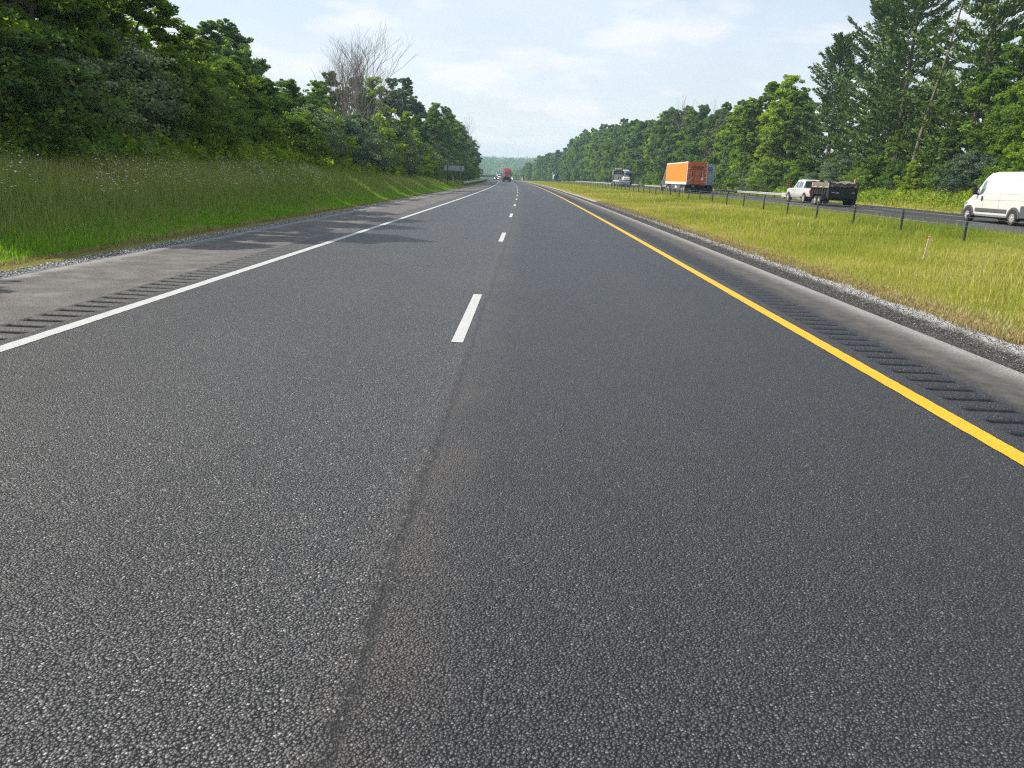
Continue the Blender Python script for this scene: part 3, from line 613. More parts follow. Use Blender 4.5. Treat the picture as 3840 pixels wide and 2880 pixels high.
# left bank, front row
zt = lambda y: float(np.interp(y, [-10, 9, 14, 18.5, 26, 31, 33, 39, 48, 60, 80, 98, 130, 170, 245, 300, 366], [4.6, 4.8, 6.2, 9.8, 10.0, 8.6, 6.9, 6.8, 7.2, 5.2, 5.4, 8.2, 12.0, 14.2, 13.6, 12.6, 11]))
y = -6.0; k = 0
while y < 345:
    k += 1; yy = y+rt.uniform(-.5, .5); near = yy < 75
    kind = rt.choice(['near_a', 'near_c', 'near_b', 'near_a', 'near_c'] if near else ['mid_a', 'mid_c', 'mid_b', 'mid_c'])
    if 14 < yy < 32: kind = rt.choice(['near_d', 'near_d', 'near_b'])
    x = -14.6+rt.uniform(-.9, .7)+float(cv(yy)); g = float(ground(x, yy)); h = max(3.2, (zt(yy)-g)*(rt.uniform(.90, 1.06) if yy < 40 else rt.choice([.62, .72, .85, .95, 1.05])))
    plant(kind, 'broadleaf_tree', x, yy, h, (1.15 if near else 1.0)*rt.uniform(.95, 1.2)*(1.0 if h > 6 else 1.25), rt.uniform(0, 6.28),
          '%s tree, front row of the left wood, %s from the camera' % (WORDS[kind], ORD(k)), 'tree', 'front trees of the left roadside wood')
    y += (3.3 if near else (4.4 if yy < 150 else 7.0))*rt.uniform(.85, 1.15)
# left, behind
k = 0
for yy, dx, top, kind in ((16, -20, 12.0, 'near_d'), (24, -20.5, 13.0, 'near_d'), (30, -21, 10.5, 'near_b'), (36, -22, 9.6, 'near_c'), (44, -22, 8.2, 'near_a'), (60, -23.0, 11.6, 'mid_c'), (67, -24.5, 13.0, 'mid_c'), (74, -26, 12.6, 'mid_a'), (76, -21.0, 8.2, 'near_d'), (84, -22, 10.2, 'mid_b'),
                          (90, -22, 12.0, 'mid_a'), (100, -21, 12.6, 'mid_a'), (113, -21, 14.0, 'mid_b'), (126, -21, 15.6, 'mid_d'), (140, -21, 17.2, 'mid_d'), (156, -22, 17.6, 'mid_d'), (175, -22, 16.0, 'mid_c'), (198, -22, 17.0, 'mid_c'), (224, -23, 17.0, 'mid_a'), (256, -23, 16.0, 'mid_c'), (292, -24, 15.0, 'mid_a')):
    k += 1; x = dx+float(cv(yy)); g = float(ground(x, yy))
    plant(kind, 'broadleaf_tree', x, yy, top-g, rt.uniform(1.0, 1.25)*(1.15 if kind.startswith('near') else 1), rt.uniform(0, 6.28),
          '%s tree, back row of the left wood, %s from the camera' % (WORDS[kind], ORD(k)), 'tree', 'back trees of the left roadside wood')
# left shrubs at the wood's foot
y = -2.0; k = 0
while y < 190:
    k += 1; yy = y; kind = rt.choice(['shrub_s', 'shrub_s', 'shrub_a', 'shrub_a', 'shrub_b']); x = -12.7+rt.uniform(-.5, .6)+float(cv(yy))
    if 50 < yy < 100: kind = rt.choice(['shrub_s', 'shrub_s', 'shrub_b'])
    h = rt.uniform(2.0, 3.3)*(1+yy/220)
    if 9 < yy < 18: h = rt.uniform(1.5, 2.1)
    plant(kind, 'shrub', x, yy, h, rt.uniform(1.05, 1.35), rt.uniform(0, 6.28), '%s shrub at the foot of the left wood, %s from the camera' % ({'shrub_s': 'silvery grey-green', 'shrub_a': 'dark green', 'shrub_b': 'light green'}[kind], ORD(k)), 'shrub', 'shrubs along the foot of the left wood')
    y += rt.uniform(2.8, 3.8)*(1+yy/150)
# right forest, front row
zr = lambda y: float(np.interp(y, [30, 55, 62, 70, 78, 90, 105, 118, 126, 135, 150, 170, 200, 230, 300, 350, 380, 410, 432, 500, 545, 583], [17, 15.5, 14.5, 15, 15, 14.5, 14, 17, 16.5, 14.8, 15.2, 16.5, 19.4, 19.6, 21.5, 23, 23, 21, 17, 16.6, 15, 11]))
y = 38.0; k = 0
while y < 590:
    k += 1; yy = y+rt.uniform(-1, 1); kind = rt.choice(['mid_a', 'mid_c', 'mid_b', 'mid_a', 'mid_b', 'mid_c', 'mid_d'] if yy > 120 else ['mid_a', 'mid_b', 'mid_b', 'mid_c'])
    x = (36.4 if yy > 112 else 38.8)+rt.uniform(-1, 1)+float(fv(yy)); g = float(ground(x, yy)); h = (zr(yy)-g)*rt.uniform(.86, 1.05)
    if 68 < yy < 112: h *= rt.choice([.28, .36, .5]); x -= 1.2
    elif yy <= 68: h *= 1.06
    plant(kind, 'broadleaf_tree', x, yy, h, rt.uniform(.85, 1.15)*(.9 if h > 16 else 1.1), rt.uniform(0, 6.28),
          '%s tree, front row of the right-hand forest, %s from the camera' % (WORDS[kind], ORD(k)), 'tree', 'front trees of the right-hand forest')
    y += (4.6 if yy < 130 else (5.5 if yy < 260 else 8.5))*rt.uniform(.85, 1.15)
y = 48.0; k = 0
while y < 600:
    k += 1; kind = rt.choice(['mid_a', 'mid_c', 'mid_b', 'mid_d']); x = 43.5+rt.uniform(-1.5, 1.5)+float(fv(y)); g = float(ground(x, y)); h = (zr(y)*1.08+.6-g)*rt.uniform(.88, 1.04)
    plant(kind, 'broadleaf_tree', x, y, h, rt.uniform(.95, 1.2), rt.uniform(0, 6.28),
          '%s tree, back row of the right-hand forest, %s from the camera' % (WORDS[kind], ORD(k)), 'tree', 'back trees of the right-hand forest')
    y += rt.uniform(8, 11)*(1+max(0, y-200)/500)
# white pines
for x, yy, top, w, kd, lab in ((39.8, 74, 23.5, .95, 'pine_a', 'tall dark pine right of the dead trunk, topping the right-hand forest'),
                               (39.0, 87, 24.2, 1.05, 'pine_b', 'tallest dark pine left of the dead trunk on the right'),
                               (39.8, 96.5, 22.8, 1.0, 'pine_a', 'broad dark pine, second left of the dead trunk'),
                               (38.4, 105, 20.2, .95, 'pine_b', 'leftmost and lowest of the dark pines in the right-hand forest')):
    g = float(ground(x, yy)); plant(kd, 'pine_tree', x, yy, top-g, w, rt.uniform(0, 6.28), lab, 'pine tree', 'tall pines in the right-hand forest')
# right shrubs
y = 44.0; k = 0
while y < 260:
    k += 1; kind = rt.choice(['shrub_a', 'shrub_b', 'shrub_a', 'shrub_b', 'shrub_s']); x = (34.2 if y > 112 else 35.8)+rt.uniform(-.6, .6)+float(fv(y))
    plant(kind, 'shrub', x, y, rt.uniform(2.2, 4.4), rt.uniform(1.0, 1.3), rt.uniform(0, 6.28), '%s shrub below the right-hand forest, %s from the camera' % ({'shrub_s': 'grey-green', 'shrub_a': 'dark green', 'shrub_b': 'light green'}[kind], ORD(k)), 'shrub', 'shrubs along the far verge')
    y += rt.uniform(3.6, 5.0)*(1+max(0, y-100)/120)
# bare trees
def bare_tree(x, y, me, label, rz=0, s=1.0):
    o = link('bare_tree', me); o.location = (x, y, float(ground(x, y))); o.rotation_euler = (0, 0, rz); o.scale = (s, s, s); return tag(o, label, 'dead tree')
bm_ = bare('bare_big', 13.0, 44, stems=3, spread=.20, depth=7, r0=.13, up=.5)
bare_tree(-18.0, 78, bm_, 'large leafless many-stemmed tree rising above the left wood', 2.2, .93)
bs_ = bare('bare_small', 10, 33, stems=4, spread=.25, depth=5, r0=.06, up=.9)
bare_tree(-17.2, 196, bs_, 'leafless tree at the far end of the left wood, taller of two', 0, 1.7)
bare_tree(-20.6, 262, bs_, 'lower leafless tree at the far end of the left wood', 2, 1.35)
bare_tree(-15.0, 70, bs_, 'small leafless tree beside the large bare one on the left', 1.0, .95)
for i, (x, yy, s) in enumerate(((38, 186, 2.1), (37.5, 178, 1.9), (34.2, 205, 1.3), (34.8, 150, 1.45))):
    bare_tree(x, yy, bs_, ['leafless branches poking above the right-hand forest near its middle, taller', 'leafless branches poking above the right-hand forest near its middle, lower', 'grey bare saplings in a gap at the forest edge above the flatbed truck', 'pale bare branching tree in front of the forest right of the flatbed truck'][i], i*1.3, s)
# dead pine trunk on the right
mb = MB(); rr = random.Random(5); p = Vector((0, 0, -.3)); d = Vector((.02, 0, 1)); r = .26
for k in range(14):
    d = (d+Vector((rr.gauss(0, .022)-.002, rr.gauss(0, .04), 0))).normalized(); q = p+d*1.62; r2 = r*.88; mb.tube(p, q, r, r2, 8, False)
    if k > 4:
        for _ in range(2):
            a = rr.uniform(0, 6.28) if rr.random() < .4 else math.pi+rr.uniform(-.5, .5); e = q+Vector((math.cos(a), math.sin(a), .05))*rr.uniform(.8, 1.6); e2 = e+Vector((math.cos(a), math.sin(a)*.6, rr.uniform(-.3, .4)))*rr.uniform(.5, 1.4)
            mb.tube(q, e, r2*.35, r2*.22, 5, False); mb.tube(e, e2, r2*.22, .012, 5, False)
    p, r = q, r2
o = mb.build('dead_trunk', M['bark_pale']); o.location = (36.2, 77.0, float(ground(36.2, 77))); tag(o, 'pale bare dead pine trunk with stub branches among the pines on the right', 'dead tree')

# undergrowth (weeds) : stuff
def weeds(name, n, xr, yr, hgt, leaf, mat, far=False, p=1.2):
    y = yr[0]+(yr[1]-yr[0])*rng.random(n)**p; u = rng.uniform(*xr, n); x = u+(fv(y) if far else cv(y))
    g = .55+.45*nz(x, y, 1.3, 2)+.25*nz(x, y, 4.0, 3); z = ground(x, y)+rng.random(n)**.8*hgt*np.clip(g, .15, 1.3)
    C = np.stack([x, y, z], -1); Q = leaf_quads(C, leaf*(1+y/70.), .5)
    return link(name, quadmesh(name, Q, mat, np.clip(rng.normal(.45, .2, n)+.25*nz(x, y, .8, 4), 0, 1)))
tag(weeds('undergrowth', 95000, (-15.5, -10.9), (8, 80), 1.15, .075, M['leaf_b']), 'leafy weeds between the bank grass and the left wood', 'undergrowth', kind='stuff')
tag(weeds('undergrowth', 45000, (33.4, 37.0), (40, 240), 1.0, .075, M['leaf_b'], True), 'light green weeds below the forest on the far verge', 'undergrowth', kind='stuff')
# daisies
n = 5200; y = 12+26*rng.random(n)**1.1; d = 1.25+1.7*rng.random(n)+.5*nz(y, y*.7, 1); keep = nz(y*.8, d*2, 1.2, 6)+rng.random(n)*.9 > .35; y = y[keep]; d = d[keep]; n = len(y)
x = -7.7-d+cv(y); z = ground(x, y)+rng.uniform(.45, .80, n); C = np.stack([x, y, z], -1)
a = np.linspace(0, 2*np.pi, 7)[:-1]; rad = rng.uniform(.011, .020, n); tx, ty = rng.normal(0, .25, n), rng.normal(0, .25, n)
P = np.stack([C[:, None, 0]+np.cos(a)[None]*rad[:, None], C[:, None, 1]+np.sin(a)[None]*rad[:, None], C[:, None, 2]+(np.cos(a)[None]*tx[:, None]+np.sin(a)[None]*ty[:, None])*rad[:, None]], -1)
tag(link('daisies', npmesh('daisies', P.reshape(-1, 3), np.arange(6*n).reshape(n, 6), M['petal'])), 'white wildflowers scattered in the tall grass of the left bank', 'wildflowers', kind='stuff')
mb = MB(); 
for k in range(9):
    a = k*.7; mb.quad([(0, 0, .62), (math.cos(a)*.09, math.sin(a)*.09, .70), (math.cos(a+.35)*.12, math.sin(a+.35)*.12, .64), (math.cos(a+.6)*.05, math.sin(a+.6)*.05, .6)])
mb.mi = 1; mb.tube((0, 0, 0), (0, 0, .62), .008, .006, 5)
o = mb.build('orange_flower', [M['petal_o'], M['leaf']]); yq = 25.5; xq = -12.2; o.location = (xq, yq, float(ground(xq, yq))+.1); tag(o, 'single orange flower above the white wildflowers on the left bank', 'flower')

# distant wooded hill: one stuff object of clumps on a hill terrain
hx = np.linspace(-420, 420, 60); hy = np.linspace(1180, 2100, 30); HX, HY = np.meshgrid(hx, hy)
def hill(x, y): return -8+(26+9*np.exp(-((x+80)/60.)**2)+6*np.exp(-((x-60)/90.)**2)+3*np.sin(x*.03+1))*smooth((y-1180)/330.)
HZ = hill(HX, HY); idh = np.arange(HX.size).reshape(HX.shape)
tag(link('distant_hill', npmesh('distant_hill', np.stack([HX, HY, HZ], -1).reshape(-1, 3), np.stack([idh[:-1, :-1], idh[:-1, 1:], idh[1:, 1:], idh[1:, :-1]], -1).reshape(-1, 4), M['turf'], smooth_=True)), kind='structure')
nc = 2600; cx = rng.uniform(-330, 230, nc); cy = 1190+rng.random(nc)*420; crr = rng.uniform(3.5, 7, nc); per = 80
P = rng.standard_normal((nc, per, 3)); P /= np.linalg.norm(P, axis=2)[:, :, None]; P[:, :, 2] *= 1.1
C = np.stack([cx, cy, hill(cx, cy)+crr*.9], -1)[:, None]+P*crr[:, None, None]*rng.uniform(.8, 1.05, (nc, per, 1))
C = C.reshape(-1, 3); tone = np.repeat(rng.normal(.4, .15, nc), per)
tag(link('distant_wood', quadmesh('distant_wood', leaf_quads(C, 1.7, .5, P.reshape(-1, 3), 1.2), M['leaf'], np.clip(tone+rng.normal(0, .12, len(C)), 0, 1))), 'hazy blue-green wooded hill beyond the overpass', 'woods', kind='stuff')
# woods closing the gap behind the bridge at middle distance
nc = 700; cy = 600+rng.random(nc)*330; cx = -64+rng.uniform(-90, 55, nc)+(cy-600)*-.02; cx = np.where((cx > -64) & (cx < -20), cx+60, cx); crr = rng.uniform(2.5, 5, nc)
ch = rng.random(nc)*np.interp(cy, [600, 930], [6, 14]); per = 60; P = rng.standard_normal((nc, per, 3)); P /= np.linalg.norm(P, axis=2)[:, :, None]
C = (np.stack([cx, cy, ground(cx, cy)+crr*.8+ch], -1)[:, None]+P*crr[:, None, None]).reshape(-1, 3); tone = np.repeat(rng.normal(.45, .15, nc), per)
tag(link('distant_wood', quadmesh('middle_wood', leaf_quads(C, 1.3, .5, P.reshape(-1, 3), 1.2), M['leaf'], np.clip(tone+rng.normal(0, .12, len(C)), 0, 1))), 'pale green trees around the far end of the road', 'woods', kind='stuff')

# ------------------------------------------------------------------ roadside furniture
cb = empty('cable_barrier', (14.6, 26.5, float(ground(14.6, 26.5))), 0, 'long cable barrier of slim steel posts with three strands running along the median', 'barrier')
pm = MB()
pm.box(-.045, .045, -.004, .004, 0, .92); pm.box(-.045, -.037, -.035, .004, 0, .92); pm.box(.037, .045, -.035, .004, 0, .92)
pmesh = pm.mesh('barrier_post', M['galvp'])
bp = lambda y: 14.6+.55*float(fv(y))+.45*float(cv(y))
yps = [17.36+4.55*k for k in range(84)]
for yq in yps:
    x = bp(yq); o = link('post', pmesh, cb); o.location = (x-14.6, yq-26.5, float(ground(x, yq))-.03-cb.location.z); o.rotation_euler = (0, 0, rt.uniform(-.05, .05)); o.scale = (1.0 if yq < 80 else 1.15, 1, 1)
for k, hh in enumerate((.80, .66, .50)):
    mb = MB(); ya = [0]+yps
    for a, c in zip(ya[:-1], ya[1:]):
        mb.tube((bp(a)-14.6-.04, a-26.5, float(ground(bp(a), a))+hh-cb.location.z), (bp(c)-14.6-.04, c-26.5, float(ground(bp(c), c))+hh-cb.location.z), (.007 if a < 40 else .010), None, 6, False)
    mb.build('cable', M['galvp'], cb)
def wbeam(pts, name, label, side=-1, sp=3.8, top=.78, block=False, mat='galv'):
    x0, y0, z0 = pts[0]; root = empty(name, (x0, y0, z0), 0, label, 'guardrail')
    prof = [(0, 0), (.05, -.03), (.08, -.09), (.03, -.14), (.03, -.17), (.08, -.22), (.05, -.28), (0, -.31)]
    V, F = [], []
    for (x, y, z) in pts:
        for dx, dz in prof: V.append((x-x0+dx*side, y-y0, z-z0+top+dz))
        for dx, dz in reversed(prof): V.append((x-x0+dx*side-.012*side, y-y0, z-z0+top+dz))
    n = 16
    for i in range(len(pts)-1):
        for k in range(n): F.append((i*n+k, i*n+(k+1) % n, (i+1)*n+(k+1) % n, (i+1)*n+k))
    link('beam', npmesh('beam', V, F, M[mat]), root)
    L_ = pts[-1][1]-y0; m_ = min(99, int(L_/sp)); pb = MB(); pb.box(-.06, .06, -.05, .05, -.3, top-.02); pb.box(-.13, -.06, -.05, .05, top-.32, top-.04) if side < 0 else pb.box(.06, .13, -.05, .05, top-.32, top-.04)
    pme = pb.mesh('guard_post', M['galvp'])
    P = np.array(pts)
    for k in range(m_):
        yy = y0+k*sp+.5; o = link('post', pme, root); o.location = (float(np.interp(yy, P[:, 1], P[:, 0]))-x0-side*.17, yy-y0, float(np.interp(yy, P[:, 1], P[:, 2]))-z0)
    return root
pts = [(-7.95+float(cv(y)), y, float(ground(-7.9+float(cv(y)), y))-.08) for y in np.arange(108, 330, 6.0)]
g = wbeam(pts, 'guardrail', 'silver guardrail on the left shoulder past the sign', side=1)
mb = MB(); mb.box(-.05, .22, -.35, .05, .42, .84, .05); mb.build('end_shoe', M['galv'], g)
pts = [(30.0+float(fv(y))*1.0, y, .10+float(np.interp(y, [94, 180, 350], [0.06, 0.02, -.05]))) for y in np.arange(94, 356, 6.0)]
g = wbeam(pts, 'guardrail', 'long pale guardrail beyond the far road, passing behind the trucks', side=-1)
mb = MB(); mb.box(-.35, .12, -1.9, .05, .36, .86, .06); mb.build('end_terminal', M['concrete'], g)
# reflective object marker at the guardrail end
mk = empty('object_marker', (29.35, 91.0, float(ground(29.35, 91))), 0, 'orange and black striped marker post at the guardrail end', 'marker')
mb = MB(); mb.tube((0, 0, -.2), (0, 0, 2.1), .035, .035, 6); mb.build('post', M['galvp'], mk)
mb = MB(); mb.box(-.16, .16, -.05, -.035, 1.1, 2.1); mb.mi = 1
for k in range(4): mb.quad([(-.155, -.053, 1.15+k*.25), (.155, -.053, 1.02+k*.25+.12), (.155, -.053, 1.12+k*.25+.14), (-.155, -.053, 1.27+k*.25)])
mb.build('striped_panel', [M['amber_stripe'], M['black']], mk)
dl = empty('delineator', (30.9, 76.5, float(ground(30.9, 76.5))), 0, 'thin orange-topped marker post beyond the black trailer', 'marker post')
mb = MB(); mb.tube((0, 0, -.2), (0, 0, 1.75), .03, .03, 6); mb.build('post', M['white'], dl); mb = MB(); mb.tube((0, 0, 1.75), (0, 0, 2.35), .07, .05, 8); mb.build('orange_top', M['ribbon'], dl)
# survey stakes
for x, y_, h_, tl, lab in ((9.8, 19.4, .62, .10, 'nearest wooden survey stake leaning in the median grass'), (10.8, 46, .66, .03, 'wooden survey stake in the median grass, second from the camera'), (11.3, 77.5, .46, .0, 'farthest wooden survey stake in the median grass')):
    root = empty('survey_stake', (x, y_, float(ground(x, y_))), 0, lab, 'stake', 'survey stakes in the median'); root.rotation_euler = (0, tl, 0)
    w = .026 if y_ < 30 else .035
    mb = MB(); mb.box(-w, w, -.008, .008, -.15, h_, .003); mb.build('lath', M['wood'], root)
    mb = MB(); mb.box(-w-.006, w+.006, -.012, .012, h_-.05, h_-.03); mb.quad([(-w-.006, -.013, h_-.03), (-w-.09, -.05, h_-.05), (-w-.10, -.03, h_-.085), (-w-.006, -.013, h_-.065)]); mb.build('ribbon', M['ribbon'], root)
# back of the road sign on the left
sg = empty('road_sign', (-8.95, 93.5, float(ground(-8.95, 93.5))), R(12), 'wide grey sign seen from the back on two posts, left of the road', 'road sign'); gz0 = sg.location.z
mb = MB(); zb = 1.95-gz0
mb.box(-1.18, 1.18, .02, .035, zb, zb+.56)
for k in range(4): mb.box(-1.18, 1.18, -.03, .019, zb+.03+k*.145, zb+.085+k*.145)
mb.build('panel', M['signback'], sg)
for s in (-1, 1):
    mb = MB(); mb.box(s*.78-.035, s*.78+.035, -.11, -.035, -.6, zb+.60); mb.build('post', M['galvp'] if s > 0 else M['black'], sg)
for x, y_ in ((-8.9+float(cv(101)), 101), (-9.4+float(cv(180)), 180)):
    o = MB().tube((0, 0, -.2), (0, 0, 1.1), .035, .03, 6).build('marker_post', M['white']); o.location = (x, y_, float(ground(x, y_))); tag(o, 'short white marker post beside the wide sign' if y_ < 120 else 'short white marker post behind the left guardrail', 'marker post')
def panel_sign(x, y_, z0, w, h_, rz, mat, lab, npost):
    root = empty('road_sign', (x, y_, float(ground(x, y_))), rz, lab, 'road sign'); zz = z0-root.location.z
    mb = MB(); mb.box(-w/2, w/2, -.02, .02, zz, zz+h_, .01); mb.build('panel', M[mat], root)
    for s in ([0] if npost == 1 else [-w*.35, w*.35]):
        MB().box(s-.05, s+.05, .03, .13, -.3, zz+h_).build('post', M['galvp'], root)
panel_sign(24.6, 360, 3.3, 3.4, 1.9, R(6), 'signteal', 'wide faded green sign behind the dump truck', 2)
panel_sign(27.9, 292, 1.0, 1.1, 2.2, R(8), 'signblue', 'small blue sign beyond the far guardrail', 1)
# bridge over the road, parapet and distant mast
Yb = 640.0; br = empty('overpass', (-35, Yb, float(ground(-35, Yb))), 0, 'low dark blue overpass crossing far down the road', 'bridge'); zz = -br.location.z
MB().box(-52, 18.5, -4, 4, zz+.35, zz+1.75, .05).build('deck', M['bridge'], br)
MB().box(-52, 18.5, -4.15, -3.95, zz+1.75, zz+1.95).build('parapet', M['bridge'], br)
for xp in (-28, 14): MB().box(xp-.8, xp+.8, -3, 3, -1, zz+.35, .05).build('pier', M['concrete'], br)
pr = MB(); pr.prism([(0, 0), (1.2, 0), (1.2, 1.35), (.35, 1.5), (0, .9)], -7, 0, 'y'); o = pr.build('barrier_end', M['concrete']); o.location = (-2.5+float(0), 352, -.05); tag(o, 'pale concrete barrier end beside the far bend of the road', 'barrier')
MB2 = empty('end_marker', (-3.6, 349, 0), 0, 'white board with an orange top at the far bend', 'marker')
MB().box(-.35, .35, -.03, .03, -.2, 1.35, .01).build('board', M['white'], MB2); MB().box(-.3, .3, -.03, .03, 1.352, 1.75, .02).build('top_light', M['ribbon'], MB2)
ms = empty('radio_mast', (-24, 1450, float(hill(-24, 1450))), 0, 'thin radio mast on the distant wooded skyline', 'mast')
MB().tube((0, 0, -2), (0, 0, 26), .5, .22, 6).build('mast_shaft', M['grey'], ms)
o = MB().tube((0, 0, -.3), (0, 0, 8.5), .14, .10, 6).build('utility_pole', M['bark']); o.location = (26.2, 395, float(ground(26.2, 395))); tag(o, 'wooden utility pole at the far forest edge', 'pole')
o = MB().tube((0, 0, -.3), (.12, 0, 9.5), .10, .06, 6).build('utility_pole', M['galvp']); o.location = (33.2, 140, float(ground(33.2, 140))); tag(o, 'thin pale pole rising behind the orange trailer', 'pole')

# ------------------------------------------------------------------ vehicles (local: +y forward, x right, z up)
class Body:
    """lofted vehicle body. station = (y, z0, z1, lower half width, belt half width, belt z, top half width)"""
    def __init__(s, st, rr=.07): s.st = sorted(st); s.rr = rr
    def par(s, y):
        a = np.array(s.st); return [float(np.interp(y, a[:, 0], a[:, k])) for k in range(1, 7)]
    def half(s, y):
        z0, z1, h0, hb, zb, ht = s.par(y); zb = min(zb, z1-.03); r = min(s.rr, (z1-zb)*.6, ht*.5)
        return [(h0*.93, z0), (h0, z0+.10), ((h0+hb)/2+.01, (z0+zb)/2), (hb, zb), (ht+(hb-ht)*r/max(.05, z1-zb), z1-r), (ht-r*.3, z1-r*.3), (ht-r, z1), (ht*.5, z1+.012)]
    def x(s, y, z):
        h = s.half(y)[:5]; zs = [p[1] for p in h]; xs_ = [p[0] for p in h]; return float(np.interp(z, zs, xs_))
    def top(s, y): return s.par(y)[1]
    def mesh(s, name, mat):
        V, F = [], []; ya = [p[0] for p in s.st]; yl = []
        for a, b_ in zip(ya[:-1], ya[1:]):
            n = max(1, int((b_-a)/.35)); yl += [a+(b_-a)*k/n for k in range(n)]
        yl.append(ya[-1])
        for y in yl:
            h = s.half(y); ring = [(x, y, z) for x, z in h]+[(-x, y, z) for x, z in reversed(h)]; V += ring
        n = 16
        for i in range(len(yl)-1):
            for k in range(n): F.append((i*n+k, i*n+(k+1) % n, (i+1)*n+(k+1) % n, (i+1)*n+k))
        F.append(tuple(range(n))); F.append(tuple(range((len(yl)-1)*n+n-1, (len(yl)-1)*n-1, -1)))
        me = bpy.data.meshes.new(name); me.from_pydata(V, [], F); me.materials.append(mat)
        bm = bmesh.new(); bm.from_mesh(me); bmesh.ops.recalc_face_normals(bm, faces=bm.faces); bm.to_mesh(me); bm.free()
        me.polygons.foreach_set('use_smooth', [True]*len(me.polygons)); me.set_sharp_from_angle(angle=R(28)); return me
    def side(s, mb, poly, sgn, off=.006, th=True):
        """polygon given in (y, z) laid on the body side, subdivided along z via its own points"""
        zs = sorted({z for _, z in poly}); lv_ = []
        for a, b_ in zip(zs[:-1], zs[1:]): lv_ += [a+(b_-a)*k/4 for k in range(4)]
        lv_.append(zs[-1]); n = len(poly)
        def span(z):
            r = []
            for k in range(n):
                (y0, z0), (y1, z1) = poly[k], poly[(k+1) % n]
                if min(z0, z1)-1e-9 <= z <= max(z0, z1)+1e-9:
                    r += [y0, y1] if abs(z1-z0) < 1e-9 else [y0+(y1-y0)*(z-z0)/(z1-z0)]
            return min(r), max(r)
        for a, b_ in zip(lv_[:-1], lv_[1:]):
            (l0, h0), (l1, h1) = span(a), span(b_)
            for k in range(5):
                t0, t1 = k/5, (k+1)/5; P = [(l0+(h0-l0)*t0, a), (l0+(h0-l0)*t1, a), (l1+(h1-l1)*t1, b_), (l1+(h1-l1)*t0, b_)]
                mb.quad([(sgn*(s.x(y, z)+off), y, z) for y, z in P])
    def wind(s, mb, ya, yb, wa, wb, off=.012):
        n = 4
        for k in range(n):
            a = ya+(yb-ya)*k/n; c = ya+(yb-ya)*(k+1)/n; x0 = wa+(wb-wa)*k/n; x1 = wa+(wb-wa)*(k+1)/n
            mb.quad([(-x0, a, s.top(a)+off), (x0, a, s.top(a)+off), (x1, c, s.top(c)+off), (-x1, c, s.top(c)+off)])
def wheel(parent, x, y, r, w, name='wheel', dual=False, rim='rim'):
    sg_ = 1 if x > 0 else -1; e = empty(name, (x, y, r)); e.parent = parent
    mb = MB(); n = 28; prof = [(-w/2, r*.62), (-w/2, r*.93), (-w*.36, r), (w*.36, r), (w/2, r*.93), (w/2, r*.62)]
    V, F = [], []
    for k in range(n):
        t = 2*math.pi*k/n
        for px, pr in prof: V.append((px, math.cos(t)*pr, math.sin(t)*pr))
    m_ = len(prof)
    for k in range(n):
        for j in range(m_): F.append((k*m_+j, k*m_+(j+1) % m_, ((k+1) % n)*m_+(j+1) % m_, ((k+1) % n)*m_+j))
    me = bpy.data.meshes.new('tyre'); me.from_pydata(V, [], F); me.materials.append(M['tyre']); me.polygons.foreach_set('use_smooth', [True]*len(F)); me.set_sharp_from_angle(angle=R(35)); link('tyre', me, e)
    mb = MB(); o_ = sg_*(w/2-.006)
    mb.tube((o_-sg_*.05, 0, 0), (o_, 0, 0), r*.63, r*.60, 24); mb.tube((o_, 0, 0), (o_+sg_*.03, 0, 0), r*.22, r*.16, 12)
    mb.mi = 1
    for k in range(8):
        t = k*math.pi/4; mb.tube((o_-.001, math.cos(t)*r*.42, math.sin(t)*r*.42), (o_+sg_*.003, math.cos(t)*r*.42, math.sin(t)*r*.42), r*.07, None, 8)
    mb.build('rim', [M[rim], M['black']], e); return e
def well(mb, x, y, r, zc, zlow, n=18):
    pts = [(y+math.cos(math.pi*k/n)*r, zc+math.sin(math.pi*k/n)*r) for k in range(n+1)]
    pts = [(pts[0][0], zlow)]+pts+[(pts[-1][0], zlow)]
    mb.prism(pts, x-.012 if x > 0 else x, x if x > 0 else x+.012)
def arch(mb, x0, x1, y, r0, r1, zc, zlow, n=16):
    for k in range(n):
        a, b_ = math.pi*k/n, math.pi*(k+1)/n
        mb.prism([(y+math.cos(a)*r0, zc+math.sin(a)*r0), (y+math.cos(a)*r1, zc+math.sin(a)*r1), (y+math.cos(b_)*r1, zc+math.sin(b_)*r1), (y+math.cos(b_)*r0, zc+math.sin(b_)*r0)], x0, x1)
    for s_ in (-1, 1): mb.box(x0, x1, *(sorted((y+s_*r0, y+s_*r1))), zlow, zc)
def text_obj(name, s, size, mat, parent, loc, rot, bold=0.0, sx=1.0, ext=.004):
    c = bpy.data.curves.new(name, 'FONT'); c.body = s; c.size = size; c.extrude = ext; c.offset = bold; c.align_x = 'CENTER'; c.align_y = 'CENTER'
    o = bpy.data.objects.new(name, c); COL.objects.link(o); bpy.context.view_layer.update()
    me = bpy.data.meshes.new_from_object(o.evaluated_get(bpy.context.evaluated_depsgraph_get())); bpy.data.objects.remove(o); bpy.data.curves.remove(c)
    me.materials.clear(); me.materials.append(M[mat]); q = link(name, me, parent); q.location = loc; q.rotation_euler = rot; q.scale = (sx, 1, 1); return q

